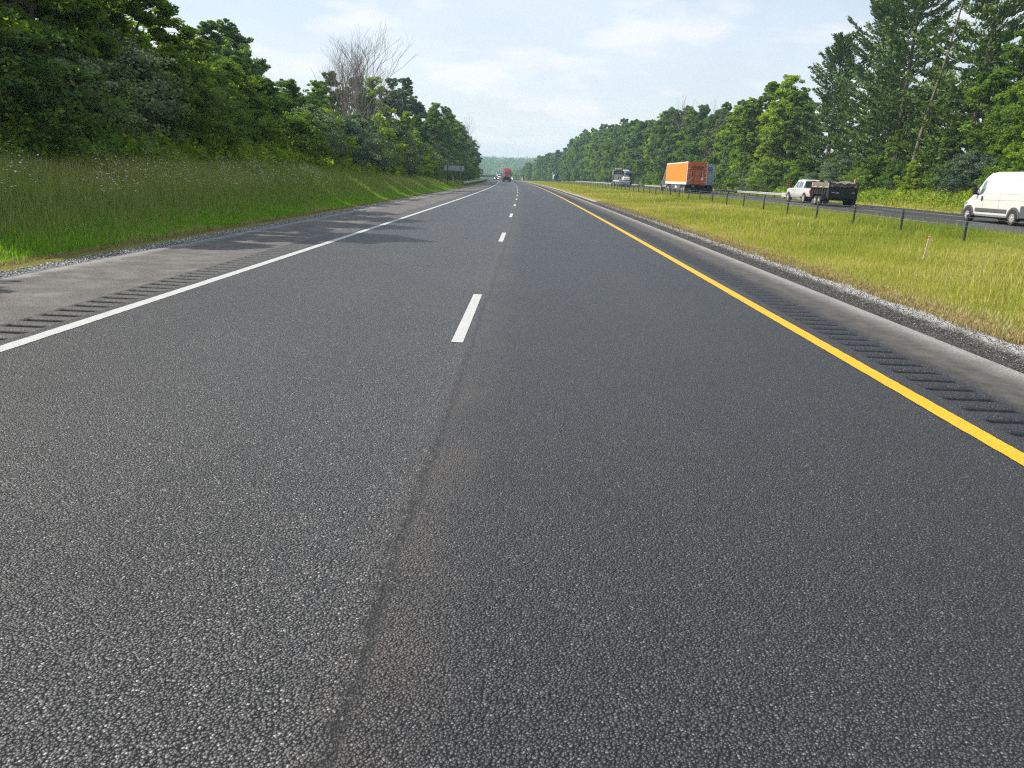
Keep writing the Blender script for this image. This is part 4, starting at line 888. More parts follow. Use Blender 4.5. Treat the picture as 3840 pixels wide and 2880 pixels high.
# --- white cargo van
def cargo_van(x, y, z):
    # local y = 0 at the rear axle
    root = empty('cargo_van', (x, y, z), 0, 'white high-roof cargo van with black lower trim, nearest vehicle on the far road', 'van')
    B = Body([(-1.25, .42, 2.50, .93, .95, 1.35, .84), (-1.18, .36, 2.56, .98, 1.0, 1.35, .88), (0, .34, 2.60, 1.0, 1.02, 1.35, .90), (2.3, .34, 2.60, 1.0, 1.02, 1.35, .90), (2.75, .34, 2.55, 1.0, 1.02, 1.35, .88), (3.15, .34, 2.37, 1.0, 1.02, 1.30, .85), (3.75, .34, 1.80, 1.0, 1.01, 1.25, .80), (4.10, .34, 1.42, .99, 1.0, 1.18, .80), (4.42, .34, 1.24, .96, .97, 1.08, .84), (4.78, .32, 1.08, .87, .88, .95, .76), (4.93, .34, .92, .74, .74, .80, .62)], .13)
    link('body', B.mesh('body', M['vwhite']), root)
    mb = MB()
    for s in (-1, 1): B.side(mb, [(3.72, 1.48), (3.45, 1.80), (3.02, 2.14), (2.90, 2.14), (2.84, 1.75), (2.96, 1.50), (3.25, 1.40), (3.50, 1.40)], s, .010)
    mb.build('side_window', M['glass_l'], root)
    mb = MB(); B.wind(mb, 4.08, 3.10, .76, .72); mb.build('windscreen', M['glass'], root)
    for s in (-1, 1):   # seams
        mb = MB()
        for (ya, za, yb, zb_) in ((2.78, .45, 2.78, 2.30), (-1.1, 2.16, 3.05, 2.22), (1.35, .42, 1.35, 2.2), (-1.1, .86+.35, 3.9, 1.16), (-1.1, 1.50, 2.75, 1.50)):
            n = 8
            for k in range(n):
                a, c = k/n, (k+1)/n; p = (ya+(yb-ya)*a, za+(zb_-za)*a); q = (ya+(yb-ya)*c, za+(zb_-za)*c)
                mb.tube((s*(B.x(*p)+.001), *p), (s*(B.x(*q)+.001), *q), .006, None, 4, False)
        mb.build('panel_seam', M['grey'], root)
        mb = MB(); mb.box(*sorted((s*1.0, s*1.045)), .60, 3.42, .56, .75, .02); mb.build('side_moulding', M['plastic'], root)
        mb = MB()
        for yc in (0, 4.04): arch(mb, *sorted((s*.93, s*1.042)), yc, .40, .52, .36, .34)
        mb.prism([(-1.24, .42), (-.50, .38), (-.50, .95), (-1.24, .98)], *sorted((s*.95, s*1.03)))
        if s: mb.prism([(4.45, .35), (4.80, .34), (4.86, .60), (4.45, .62)], *sorted((s*.86, s*.96)))
        mb.build('lower_cladding', M['plastic'], root)
        mb = MB()
        for yc in (0, 4.04): well(mb, s*1.028, yc, .405, .36, .34)
        mb.build('wheel_well', M['black'], root)
        mb = MB(); mb.box(*sorted((s*1.04, s*1.30)), 3.38, 3.52, 1.42, 1.80, .05); mb.box(*sorted((s*.98, s*1.06)), 3.40, 3.52, 1.42, 1.50, .01); mb.box(*sorted((s*.98, s*1.06)), 3.40, 3.50, 1.68, 1.74, .01); mb.build('door_mirror', M['black'], root)
        mb = MB(); mb.box(*sorted((s*1.01, s*1.05)), 2.86, 3.0, 1.12, 1.36, .02); mb.build('door_handle', M['black'], root)
        mb = MB(); mb.quad([(s*(B.x(yy, zz)+.012), yy, zz) for yy, zz in ((4.35, .95), (4.62, .90), (4.55, 1.05), (4.25, 1.16))]); mb.build('headlight', M['glass_l'], root)
        mb = MB(); mb.box(*sorted((s*.90, s*.99)), -1.30, -1.16, .95, 1.75, .02); mb.build('tail_light', M['tail'], root)
        mb = MB()
        for k in range(3): mb.box(*sorted((s*1.005, s*1.012)), 3.52, 3.72-.0*k, 1.20+k*.045, 1.222+k*.045)
        mb.build('side_badge', M['plastic'], root)
    MB().box(-.9, .9, -1.34, -1.2, .38, .62, .04).build('rear_bumper', M['plastic'], root)
    MB().box(-.8, .8, 4.80, 4.99, .36, .66, .05).build('front_bumper', M['plastic'], root)
    MB().box(-.85, .85, -1.1, 4.5, .26, .36).build('underbody', M['black'], root)
    for xw in (-.935, .935):
        for yw in (0, 4.04): wheel(root, xw, yw, .355, .26)
    return root
cargo_van(25.02, 39.6, float(zfar(40))+.015)

# --- white crew-cab pickup
def pickup(x, y, z, rz, col='vwhite', name='pickup_truck', label='', detail=True):
    root = empty(name, (x, y, z), rz, label, 'pickup truck')
    B = Body([(-1.28, .62, 1.18, .92, .96, 1.12, .93), (-1.2, .55, 1.22, .97, 1.0, 1.14, .95), (.62, .50, 1.22, .98, 1.01, 1.14, .95), (4.45, .48, 1.22, .98, 1.01, 1.12, .92), (4.85, .48, 1.17, .95, .97, 1.05, .88), (5.02, .50, 1.05, .88, .9, .95, .80)], .05)
    link('body', B.mesh('body', M[col]), root)
    Cb = Body([(.66, 1.10, 1.88, .93, .93, 1.22, .74), (.80, 1.10, 1.93, .93, .94, 1.22, .76), (1.6, 1.10, 1.97, .94, .94, 1.22, .77), (2.55, 1.10, 1.94, .93, .93, 1.22, .76), (3.42, 1.10, 1.26, .90, .90, 1.18, .82)], .06)
    link('cab', Cb.mesh('cab', M[col]), root)
    mb = MB()
    for s in (-1, 1):
        Cb.side(mb, [(3.20, 1.27), (2.62, 1.76), (2.02, 1.80), (2.02, 1.27)], s); Cb.side(mb, [(1.92, 1.27), (1.92, 1.80), (1.02, 1.78), (.92, 1.27)], s)
    mb.build('side_window', M['glass_l'], root)
    mb = MB(); Cb.wind(mb, 3.36, 2.62, .78, .68); mb.build('windscreen', M['glass'], root)
    mb = MB(); mb.box(-.76, .76, .645, .66, 1.30, 1.80, .005); mb.build('rear_window', M['glass'], root)
    MB().box(-.90, .90, -1.22, .60, 1.215, 1.232).build('bed_floor', M['black'], root)
    MB().box(-.93, .93, -1.32, -1.27, .72, 1.19, .02).build('tailgate', M['grey' if detail else col], root)
    MB().box(-.97, .97, -1.50, -1.30, .52, .70, .03).build('rear_bumper', M['grey'], root)
    MB().box(-.97, .97, 4.98, 5.14, .50, .72, .03).build('front_bumper', M['grey'], root)
    MB().box(-.6, .6, 5.0, 5.06, .74, 1.04, .02).build('grille', M['black'], root)
    MB().box(-.8, .8, -1.1, 4.7, .38, .52).build('chassis', M['black'], root)
    for s in (-1, 1):
        MB().box(*sorted((s*.88, s*1.0)), -1.34, -1.10, .80, 1.16, .02).build('tail_light', M['tail'], root)
        MB().box(*sorted((s*.66, s*.90)), 4.9, 5.05, .80, 1.02, .02).build('headlight', M['glass_l'], root)
        mb = MB(); mb.box(*sorted((s*1.12, s*1.32)), 3.02, 3.14, 1.22, 1.52, .04); mb.box(*sorted((s*.93, s*1.14)), 3.05, 3.10, 1.26, 1.30); mb.build('door_mirror', M['black'], root)
        MB().tube((s*1.02, .9, .44), (s*1.02, 3.3, .44), .045, None, 8).build('running_board', M['grey'], root)
        mb = MB()
        for yc in (0, 4.1): well(mb, s*1.022, yc, .47, .42, .46)
        mb.build('wheel_well', M['black'], root)
        mb = MB()
        for yy in (1.28, 2.3): mb.box(*sorted((s*1.005, s*1.035)), yy, yy+.16, 1.06, 1.10, .005)
        mb.build('door_handle', M['black'], root)
        if detail:
            mb = MB()
            for k, w_ in enumerate((.45, .30, .40, .22, .50)): mb.box(*sorted((s*1.008, s*1.014)), 2.45, 2.45+w_, 1.0-k*.075, 1.025-k*.075)
            mb.build('door_lettering', M['grey'], root)
    for xw in (-.925, .925):
        for yw in (0, 4.1): wheel(root, xw, yw, .40, .28)
    return root
pickup(24.7, 69.0, float(zfar(69))+.015, R(0), label='white crew-cab pickup truck towing the black dump trailer')

# --- black dump trailer with tarp
def dump_trailer(x, y, z):
    root = empty('dump_trailer', (x, y, z), 0, 'black two-axle dump trailer with plywood sides and a grey tarp, towed by the white pickup', 'trailer')
    Lh = 4.1  # body length, local y 0 at tailgate
    MB().box(-1.03, 1.03, 0, Lh, .62, .74, .01).build('bed_floor', M['black'], root)
    for s in (-1, 1):
        mb = MB(); mb.box(*sorted((s*.99, s*1.03)), .0, Lh, .72, 1.36)
        for k in range(8): mb.box(*sorted((s*1.03, s*1.10)), .12+k*.53, .20+k*.53, .62, 1.36, .008)
        mb.box(*sorted((s*1.03, s*1.11)), 0, Lh, 1.30, 1.38, .01); mb.build('side_wall', M['black'], root)
        mb = MB(); mb.box(*sorted((s*.985, s*1.01)), .08, Lh-.1, 1.385, 1.74, .004); mb.build('plywood_side', M['ply'], root)
        mb = MB()
        pts = [(k/10*(Lh-.4)+.5, 1.46+.05*math.sin(k*1.9)) for k in range(10)]
        for a, b_ in zip(pts[:-1], pts[1:]): mb.quad([(s*1.035, a[0], a[1]), (s*1.035, b_[0], b_[1]), (s*1.02, b_[0], 1.80+.02*math.sin(b_[0]*3)), (s*1.02, a[0], 1.80+.02*math.sin(a[0]*3))])
        mb.build('tarp_flap', M['tarp'], root)
        mb = MB(); mb.box(*sorted((s*1.05, s*1.32)), .75, 2.75, .86, .90, .01); mb.prism([(.72, .55), (.60, .55), (.72, .89), (.80, .89)], *sorted((s*1.05, s*1.32))); mb.prism([(2.70, .89), (2.78, .89), (2.90, .55), (2.78, .55)], *sorted((s*1.05, s*1.32))); mb.build('fender', M['black'], root)
        for yw in (1.3, 2.15): wheel(root, s*1.19, yw, .36, .22)
        MB().box(*sorted((s*1.00, s*1.12)), -.08, .06, .50, 1.80, .02).build('corner_post', M['black'], root)
        MB().box(*sorted((s*.66, s*.90)), -.075, -.055, 1.02, 1.06).build('tail_light', M['white'], root)
    MB().box(-.99, .99, -.05, 0, .60, 1.44, .02).build('tailgate', M['black'], root)
    mb = MB(); mb.box(-1.0, -.80, -.07, -.045, 1.46, 1.80, .004); mb.box(.80, 1.0, -.07, -.045, 1.42, 1.74, .004); mb.build('plywood_end', M['ply'], root)
    # sagging tarp over the load, hanging down the rear
    n, m_ = 16, 18; V = []
    for j in range(m_+1):
        yy = -.06+(Lh+.05)*j/m_
        for i in range(n+1):
            xx = -1.02+2.04*i/n; V.append((xx, yy, 1.80-.10*math.sin(math.pi*i/n)*(1+.4*math.sin(j*1.7))+.05*math.sin(i*1.3+j*.9)+.10*math.exp(-((j-9)/4.)**2)))
    for i in range(n+1):
        xx = -1.02+2.04*i/n; V.append((xx, -.10, 1.60-.16*math.sin(math.pi*i/n)+.03*math.sin(i*2.1)))
    F = [(a*(n+1)+i, a*(n+1)+i+1, (a+1)*(n+1)+i+1, (a+1)*(n+1)+i) for a in range(m_) for i in range(n)]
    b0 = (m_+1)*(n+1); F += [(i, i+1, b0+i+1, b0+i) for i in range(n)]
    me = npmesh('tarp', V, F, M['tarp'], smooth_=True); link('tarp', me, root)
    mb = MB(); mb.box(-.55, -.30, -.075, -.053, .92, 1.06, .004); mb.build('number_plate', M['grey'], root)
    mb = MB(); mb.box(-.5, .5, .1, Lh, .42, .62, .02); mb.tube((-.7, Lh, .55), (0, Lh+1.55, .52), .05, None, 6); mb.tube((.7, Lh, .55), (0, Lh+1.55, .52), .05, None, 6); mb.box(-.9, .9, Lh, Lh+.08, .74, 1.5); mb.build('drawbar_frame', M['black'], root)
    mb = MB(); mb.box(-.25, .25, Lh+.35, Lh+.80, .55, .95, .03); mb.build('hydraulic_box', M['black'], root)
    for s in (-1, 1): MB().box(*sorted((s*.95, s*1.25)), .35, .38, .12, .60).build('mud_flap', M['black'], root)
    return root
dump_trailer(24.08, 61.6, float(zfar(62))+.015)

# --- tractor + box trailer
def semi(x, y, z, rz, label, box, cab, roof=4.05, tl=16.0, trim='white', skirt=None, rear=None, w=1.3, only_rear=False, cabtop=3.95):
    root = empty('semi_truck', (x, y, z), rz, label, 'semi truck')     # local y=0 at trailer tail
    MB().box(-w, w, .03, tl, 1.18, roof, .02).build('trailer_box', M[box], root)
    mb = MB()
    for s in (-1, 1):
        mb.box(*sorted((s*(w-.02), s*(w+.02))), 0, tl, roof-.11, roof+.015, .01); mb.box(*sorted((s*(w-.02), s*(w+.02))), 0, tl, 1.10, 1.42, .01); mb.box(*sorted((s*(w-.03), s*(w+.022))), -.012, .09, 1.12, roof, .01)
    mb.build('trailer_rails', M[trim], root)
    for s in (-1, 1):
        mb = MB()
        for k in range(22): mb.box(*sorted((s*(w+.021), s*(w+.026))), .5+k*tl/23, .5+k*tl/23+.32, 1.22, 1.275)
        mb.build('reflector_tape', M['tail' if box == 'ltgrey' else 'plastic'], root)
    mb = MB(); mb.box(-w+.02, w-.02, .0, .04, 1.16, roof-.10)
    mb.box(-w+.02, w-.02, -.03, .05, roof-.12, roof, .01); mb.build('rear_doors', M['orange_shaded' if box == 'orange' else box], root)
    mb = MB(); mb.box(-.012, .012, -.006, .004, 1.2, roof-.14)
    for s in (-1, 1):
        for q in (.35, .95): mb.tube((s*q, -.03, 1.25), (s*q, -.03, roof-.2), .018, None, 6)
    mb.build('door_rods', M[box if box != 'orange' else 'maroon'], root)
    mb = MB()
    for s in (-1, 1):
        for k in range(5): mb.box(*sorted((s*(w-.30), s*(w-.02))), -.022, .0, 1.45+k*.56, 1.51+k*.56, .004)
    mb.build('door_hinge', M['white'], root)
    mb = MB(); mb.box(-w, w, -.05, .12, 1.0, 1.17, .02); mb.tube((-1.1, -.02, .52), (1.1, -.02, .52), .05, None, 8)
    for q in (-.45, .45): mb.box(q-.05, q+.05, -.02, .06, .5, 1.02)
    mb.build('underride_guard', M['black'], root)
    for s in (-1, 1): MB().box(*sorted((s*.85, s*1.15)), -.062, -.05, 1.04, 1.12).build('tail_light', M['tail'], root)
    mb = MB(); mb.box(-.5, .5, .2, tl-.5, .95, 1.15); mb.box(-.12, .12, .3, 3.6, .6, .95); mb.build('trailer_frame', M['black'], root)
    for yw in (1.5, 2.75):
        for s in (-1, 1): wheel(root, s*(w-.17), yw, .50, .30); 
        mb = MB()
        for s in (-1, 1): mb.tube((s*.62, yw, .5), (s*.90, yw, .5), .50, None, 20)
        mb.build('inner_tyre', M['tyre'], root)
    for s in (-1, 1): MB().box(*sorted((s*.8, s*1.25)), .55, .58, .15, 1.1).build('mud_flap', M['black'], root)
    if skirt:
        for s in (-1, 1):
            MB().box(*sorted((s*(w-.06), s*(w-.02))), 3.9, tl-4.6, .35, 1.12, .01).build('side_skirt', M[skirt], root)
            mb = MB(); mb.box(*sorted((s*(w-.015), s*(w-.005))), 6.4, 8.0, .62, .86); mb.box(*sorted((s*(w-.015), s*(w-.005))), 7.6, 7.9, .88, .95); mb.build('skirt_lettering', M['white'], root)
    # tractor
    ty = tl-1.2
    for yw in (ty-.55, ty-1.85):
        for s in (-1, 1): wheel(root, s*(w-.17), yw, .50, .30)
    for s in (-1, 1): wheel(root, s*(w-.20), tl+4.35, .50, .30)
    B = Body([(tl+.45, .55, cabtop-.25, 1.18, 1.2, 1.9, 1.02), (tl+.6, .50, cabtop, 1.2, 1.22, 1.9, 1.05), (tl+1.6, .45, cabtop, 1.2, 1.22, 1.9, 1.02), (tl+2.4, .45, cabtop-.45, 1.2, 1.22, 1.9, .98), (tl+3.0, .45, 2.85, 1.2, 1.21, 1.85, .90), (tl+3.75, .40, 2.02, 1.18, 1.18, 1.6, .88), (tl+4.6, .40, 1.80, 1.14, 1.14, 1.4, .74), (tl+5.3, .40, 1.62, 1.10, 1.08, 1.2, .70), (tl+5.55, .42, 1.30, 1.0, .98, 1.1, .62)], .16)
    link('cab', B.mesh('cab', M[cab]), root)
    mb = MB(); B.wind(mb, tl+3.68, tl+3.05, .84, .84); mb.build('windscreen', M['glass'], root)
    mb = MB()
    for s in (-1, 1): B.side(mb, [(tl+3.5, 1.75), (tl+3.0, 2.38), (tl+2.35, 2.40), (tl+2.35, 1.75)], s, .01)
    mb.build('side_window', M['glass_l'], root)
    MB().box(-.62, .62, tl+5.38, tl+5.60, .70, 1.42, .04).build('grille', M['black'], root)
    MB().box(-1.16, 1.16, tl+5.35, tl+5.75, .36, .70, .06).build('front_bumper', M['black' if cab == 'red' else cab], root)
    for s in (-1, 1):
        MB().box(*sorted((s*.72, s*1.02)), tl+5.2, tl+5.52, .88, 1.14, .04).build('headlight', M['glass_l'], root)
        mb = MB(); mb.box(*sorted((s*1.38, s*1.60)), tl+3.35, tl+3.50, 1.65, 2.40, .04); mb.box(*sorted((s*1.2, s*1.4)), tl+3.4, tl+3.46, 2.25, 2.30); mb.box(*sorted((s*1.2, s*1.4)), tl+3.4, tl+3.46, 1.75, 1.80); mb.build('mirror', M['black'], root)
        mb = MB(); well(mb, s*(1.215), tl+4.35, .58, .50, .42); mb.build('wheel_well', M['black'], root)
        MB().tube((s*.95, tl-.2, .72), (s*.95, tl+2.6, .72), .28, None, 14).build('fuel_tank', M['grey'], root)
    mb = MB(); mb.box(-.45, .45, tl-4, tl+3, .75, .98); mb.build('chassis', M['black'], root)
    return root
o = semi(21.72, 104.6, float(zfar(105))+.015, 0, 'orange box-trailer semi truck with white trim in the near lane of the far road', 'orange', 'plastic', 3.98, 16.1, 'white', 'plastic', w=1.29, cabtop=3.9)
text_obj('rear_lettering', 'SCHNEIDER', .36, 'black', o, (0, -.012, 3.28), (R(90), 0, 0), .012, .82)
MB().box(-.98, .98, -.012, -.002, 2.98, 3.05).build('rear_underline', M['black'], o)
for s in (-1, 1):
    mb = MB(); mb.box(s*.72-.05, s*.72+.0, -.05, -.02, 2.05, 2.85, .01); mb.mi = 1; mb.box(s*.62-.08, s*.62+.05, -.045, -.021, 2.05, 2.85, .01); mb.build('door_handle_recess', [M['white'], M['black']], o)
mb = MB(); mb.box(-.13, .13, -.006, .006, -.42, .42); q = mb.build('tilted_placard', M['grey'], o); q.location = (-.82, -.055, 1.72); q.rotation_euler = (0, R(38), 0)
mb = MB(); mb.box(.56, .86, -.056, -.046, 1.62, 2.05); mb.mi = 1; mb.box(.60, .66, -.062, -.057, 1.64, 1.72); mb.box(.76, .82, -.062, -.057, 1.64, 1.72); mb.build('round_placard', [M['white'], M['black']], o)
mb = MB(); mb.box(-.55, -.25, -.075, -.05, .86, 1.0); mb.build('number_plate', M['grey'], o)
o = semi(25.22, 115.4, float(zfar(115))+.015, 0, 'grey-backed semi trailer partly hidden right of the orange one', 'ltgrey', 'vwhite', 3.98, 14.5, 'black', None, w=1.28, cabtop=3.9)
text_obj('rear_lettering', 'ROI', .46, 'black', o, (.52, -.035, 3.28), (R(90), 0, 0), .012, 1.0)
text_obj('rear_lettering', '', .2, 'black', o, (.52, -.035, 2.9), (R(90), 0, 0)) if False else None
MB().box(.12, .92, -.045, -.035, 2.93, 2.98).build('lettering_underline', M['plastic'], o)
mb = MB(); mb.prism([(.30, 3.62), (.52, 3.58), (.78, 3.62), (.86, 3.68), (.52, 3.64), (.22, 3.68)], -.045, -.035, 'y'); mb.build('swoosh_mark', M['black'], o)
o = semi(-.05+float(cv(240))-2.6, 240+21.8, 0.015, R(180+2.0), 'red semi truck driving towards the camera in the left lane', 'white', 'red', 4.0, 16.0, 'white', None, w=1.3, cabtop=3.95)

# --- saloon / SUV used for the small cars
def car(x, y, z, rz, col, label, suv=False, group=None, lights=False, cat='car', name='car', wheels=True, rx=0.0):
    root = empty(name, (x, y, z), rz, label, cat); root.rotation_euler = (rx, 0, rz)
    if suv: st = [(-2.35, .34, 1.15, .80, .84, .98, .70), (-2.25, .26, 1.50, .88, .92, 1.02, .66), (-1.9, .24, 1.70, .90, .93, 1.02, .66), (.2, .24, 1.72, .91, .94, 1.02, .66), (.7, .24, 1.62, .91, .94, 1.02, .66), (1.35, .24, 1.10, .91, .93, 1.0, .80), (2.1, .26, .98, .88, .90, .92, .76), (2.35, .32, .80, .78, .78, .72, .62)]
    else: st = [(-2.35, .34, .92, .80, .82, .85, .70), (-2.2, .26, 1.02, .86, .88, .92, .76), (-1.6, .22, 1.06, .88, .90, .94, .74), (-.95, .22, 1.40, .88, .90, .94, .58), (.1, .22, 1.44, .88, .90, .94, .60), (.5, .22, 1.38, .88, .90, .94, .60), (1.2, .22, .98, .88, .90, .90, .74), (2.0, .24, .86, .86, .87, .82, .72), (2.3, .30, .70, .78, .78, .64, .62)]
    B = Body(st, .07); link('body', B.mesh('body', M[col]), root)
    mb = MB(); B.wind(mb, 1.28 if suv else 1.12, .72 if suv else .55, .74 if suv else .68, .60 if suv else .54); mb.build('windscreen', M['glass'], root)
    mb = MB()
    if suv: mb.box(-.58, .58, -2.31, -2.24, 1.12, 1.50, .01)
    else: B.wind(mb, -1.52, -1.0, .66, .54)
    mb.build('rear_window', M['glass'], root)
    mb = MB(); zt_ = 1.58 if suv else 1.32; zb_ = 1.06 if suv else .98
    for s in (-1, 1): B.side(mb, [(1.12 if suv else .95, zb_), (.66 if suv else .45, zt_), (-1.8 if suv else -.85, zt_), (-2.0 if suv else -1.35, zb_)], s, .008)
    mb.build('side_window', M['glass_l'], root)
    for s in (-1, 1):
        mb = MB()
        for yc in (-1.4, 1.4): well(mb, s*.915, yc, .37, .33, .24)
        mb.build('wheel_well', M['black'], root)
        MB().box(*sorted((s*.52, s*.80)), 2.10, 2.36, .58, .76, .03).build('headlight', M['lampon' if lights else 'glass_l'], root)
        MB().box(*sorted((s*.55, s*.84)), -2.38, -2.25, .74, .92, .02).build('tail_light', M['tail'], root)
        for yw in (-1.4, 1.4): wheel(root, s*.845, yw, .33, .21)
    MB().box(-.5, .5, 2.28, 2.37, .36, .56, .02).build('grille', M['black'], root)
    return root
xr = float(cv(322)); car(-2.5+xr-1.9, 322, .015, R(180+3.3), 'maroon', 'dark red car with lit headlights behind the red semi truck', suv=False, lights=True)
car(1.3+xr+.1, 318, .015, R(180+3.3), 'vwhite', 'white car partly hidden right of the oncoming red truck', suv=True, lights=True)
car(14.3, 440, float(zfar(440))+.015, R(5), 'vwhite', 'tiny white car far away on the far road', suv=True)
def box_truck(x, y, z, rz, label):
    root = empty('box_truck', (x, y, z), rz, label, 'truck')
    MB().box(-1.22, 1.22, 0, 6.2, .95, 3.35, .04).build('cargo_box', M['ltgrey'], root)
    B = Body([(6.3, .45, 2.35, 1.0, 1.02, 1.4, .86), (6.5, .45, 2.4, 1.0, 1.02, 1.4, .88), (7.4, .45, 2.3, 1.0, 1.02, 1.4, .86), (7.9, .45, 1.5, 1.0, 1.0, 1.3, .85), (8.6, .45, 1.2, .95, .95, 1.1, .8)], .1); link('cab', B.mesh('cab', M['vwhite']), root)
    mb = MB(); B.wind(mb, 7.85, 7.45, .8, .78); mb.build('windscreen', M['glass'], root)
    MB().box(-.8, .8, .2, 8.2, .55, .95).build('chassis', M['black'], root)
    for s in (-1, 1):
        for yw in (1.6, 7.6): wheel(root, s*.95, yw, .42, .3)
box_truck(float(cv(372))-2.3, 372, float(dip(372))+.015, R(180+3.6), 'pale box truck half hidden behind the red semi truck')

# --- white flatbed semi with black headboard frame
def flatbed(x, y, z):
    root = empty('flatbed_truck', (x, y, z), 0, 'white flatbed truck with a tall black-framed cab back, left of the stacked cars', 'truck'); tl = 13.5
    mb = MB(); mb.box(-1.28, 1.28, 0, tl, 1.12, 1.34, .02); mb.build('deck', M['white'], root)
    mb = MB(); mb.box(-1.2, 1.2, -.03, .25, .48, 1.11, .03); mb.build('tail_panel', M['ltgrey'], root)
    mb = MB(); mb.box(-.35, .45, -.045, -.03, .56, .68); mb.build('number_plate', M['black'], root)
    for s in (-1, 1):
        mb = MB()
        for k in range(3): mb.tube((s*(.55+k*.2), -.045, .92), (s*(.55+k*.2), -.025, .92), .055, None, 10)
        mb.build('tail_light', M['tail'], root)
        for yw in (1.6, 2.9, tl-2.0, tl-.7, tl+4.0): wheel(root, s*1.08, yw, .48, .3)
        for yq in (5, 6.5, 8.2): MB().box(*sorted((s*.85, s*1.15)), yq, yq+.9, .55, 1.08, .03).build('side_box', M['galv' if yq != 6.5 else 'black'], root)
    mb = MB(); mb.box(-.45, .45, .3, tl+4.5, .8, 1.1); mb.build('chassis', M['black'], root)
    B = Body([(tl+.3, .5, 3.75, 1.18, 1.2, 1.9, .9), (tl+.4, .5, 3.90, 1.2, 1.22, 1.9, .92), (tl+2.0, .5, 3.80, 1.2, 1.22, 1.9, 1.08), (tl+2.9, .5, 2.6, 1.18, 1.2, 1.8, .95), (tl+3.4, .5, 2.0, 1.1, 1.1, 1.6, .85), (tl+5.2, .5, 1.75, 1.0, 1.0, 1.3, .7)], .14); link('cab', B.mesh('cab', M['plastic']), root); MB().box(-.78, .78, tl+.45, tl+1.9, 3.93, 4.16, .08).build('roof_fairing', M['vwhite'], root)
    mb = MB(); mb.box(-1.24, 1.24, tl+.05, tl+.22, 1.36, 3.62, .04); mb.build('headboard_frame', M['black'], root)
    mb = MB(); mb.box(-1.08, 1.08, tl+.0, tl+.045, 1.40, 2.78, .02); mb.build('headboard_panel', M['grey'], root)
    mb = MB(); mb.tube((0, tl-.06, 1.6), (0, tl-.06, 2.3), .07, None, 8); mb.tube((.5, tl-.05, 2.0), (.5, tl, 2.0), .17, None, 12); mb.tube((.92, tl-.03, 2.55), (.92, tl+.01, 2.55), .08, None, 10); mb.build('chain_rack', M['black'], root)
    mb = MB(); 
    for k in range(9): mb.box(-.8+k*.18, -.68+k*.18, tl+.02, tl+.048, 3.10+.03*(k % 2), 3.20+.04*(k % 3))
    mb.build('script_lettering', M['galv'], root)
    mb = MB(); 
    for s in (-1, 1): mb.tube((s*1.32, tl+1.0, 1.2), (s*1.32, tl+1.0, 3.9), .07, None, 8)
    mb.build('exhaust_stack', M['galv'], root)
    for s in (-1, 1): MB().box(*sorted((s*1.40, s*1.65)), tl+2.6, tl+2.7, 1.8, 2.6, .03).build('mirror', M['black'], root)
    return root
flatbed(21.45, 181, float(zfar(181))+.02)
zf_ = float(zfar(181))+.02+1.345
q = car(22.02, 184.6, zf_-.02, 0, 'vwhite', 'old white car riding on the rear of the flatbed deck'); q.scale = (.86, .86, .78)
# --- car carrier in the right lane beyond
def carrier(x, y, z):
    root = empty('car_carrier', (x, y, z), 0, 'dark red car carrier trailer loaded with cars beside the flatbed', 'truck')
    mb = MB()
    for s in (-1, 1):
        mb.box(*sorted((s*1.2, s*1.29)), 0, 15, .75, .95); mb.box(*sorted((s*1.2, s*1.28)), 0, 15, 2.30, 2.42)
        for yq in (.1, 3.6, 7.2, 10.8, 14.4): mb.box(*sorted((s*1.2, s*1.29)), yq, yq+.14, .75, 2.6)
        for yq in (.1, 7.2): mb.tube((s*1.25, yq+.2, .9), (s*1.25, yq+3.4, 2.35), .05, None, 6)
    mb.build('carrier_frame', M['maroon'], root)
    mb = MB(); mb.box(-1.15, 1.15, 0, 15, .72, .78); mb.box(-1.15, -.55, 0, 15, 2.36, 2.41); mb.box(.55, 1.15, 0, 15, 2.36, 2.41); mb.build('ramps', M['black'], root)
    for s in (-1, 1):
        for yw in (4.2, 5.3): wheel(root, s*1.05, yw, .45, .28)
        MB().box(*sorted((s*.8, s*1.2)), -.06, -.0, .78, .92).build('tail_light', M['tail'], root)
        for yw in (16.5, 21.0): wheel(root, s*1.05, yw, .48, .28)
    B = Body([(16.0, .5, 2.5, 1.15, 1.18, 1.6, 1.0), (18.2, .5, 2.6, 1.15, 1.18, 1.6, 1.0), (19.3, .5, 2.45, 1.15, 1.18, 1.6, .95), (19.9, .5, 1.7, 1.1, 1.1, 1.4, .85), (21.9, .5, 1.45, 1.0, 1.0, 1.2, .75)], .1); link('cab', B.mesh('cab', M['maroon']), root)
    MB().box(-.4, .4, 12, 21.5, .5, .75).build('chassis', M['black'], root)
    return root
zc_ = float(zfar(200))+.015
carrier(24.75, 200, zc_)
car(24.75, 203.0, zc_+2.42, 0, 'blue', 'dark blue car on the upper rear deck of the car carrier', suv=False, rx=R(-2))
car(24.75, 208.4, zc_+2.42, 0, 'vwhite', 'white car on the upper deck of the carrier ahead of the blue car', suv=True)
car(24.75, 203.2, zc_+.79, 0, 'red', 'red car on the lower rear deck of the car carrier', suv=False)

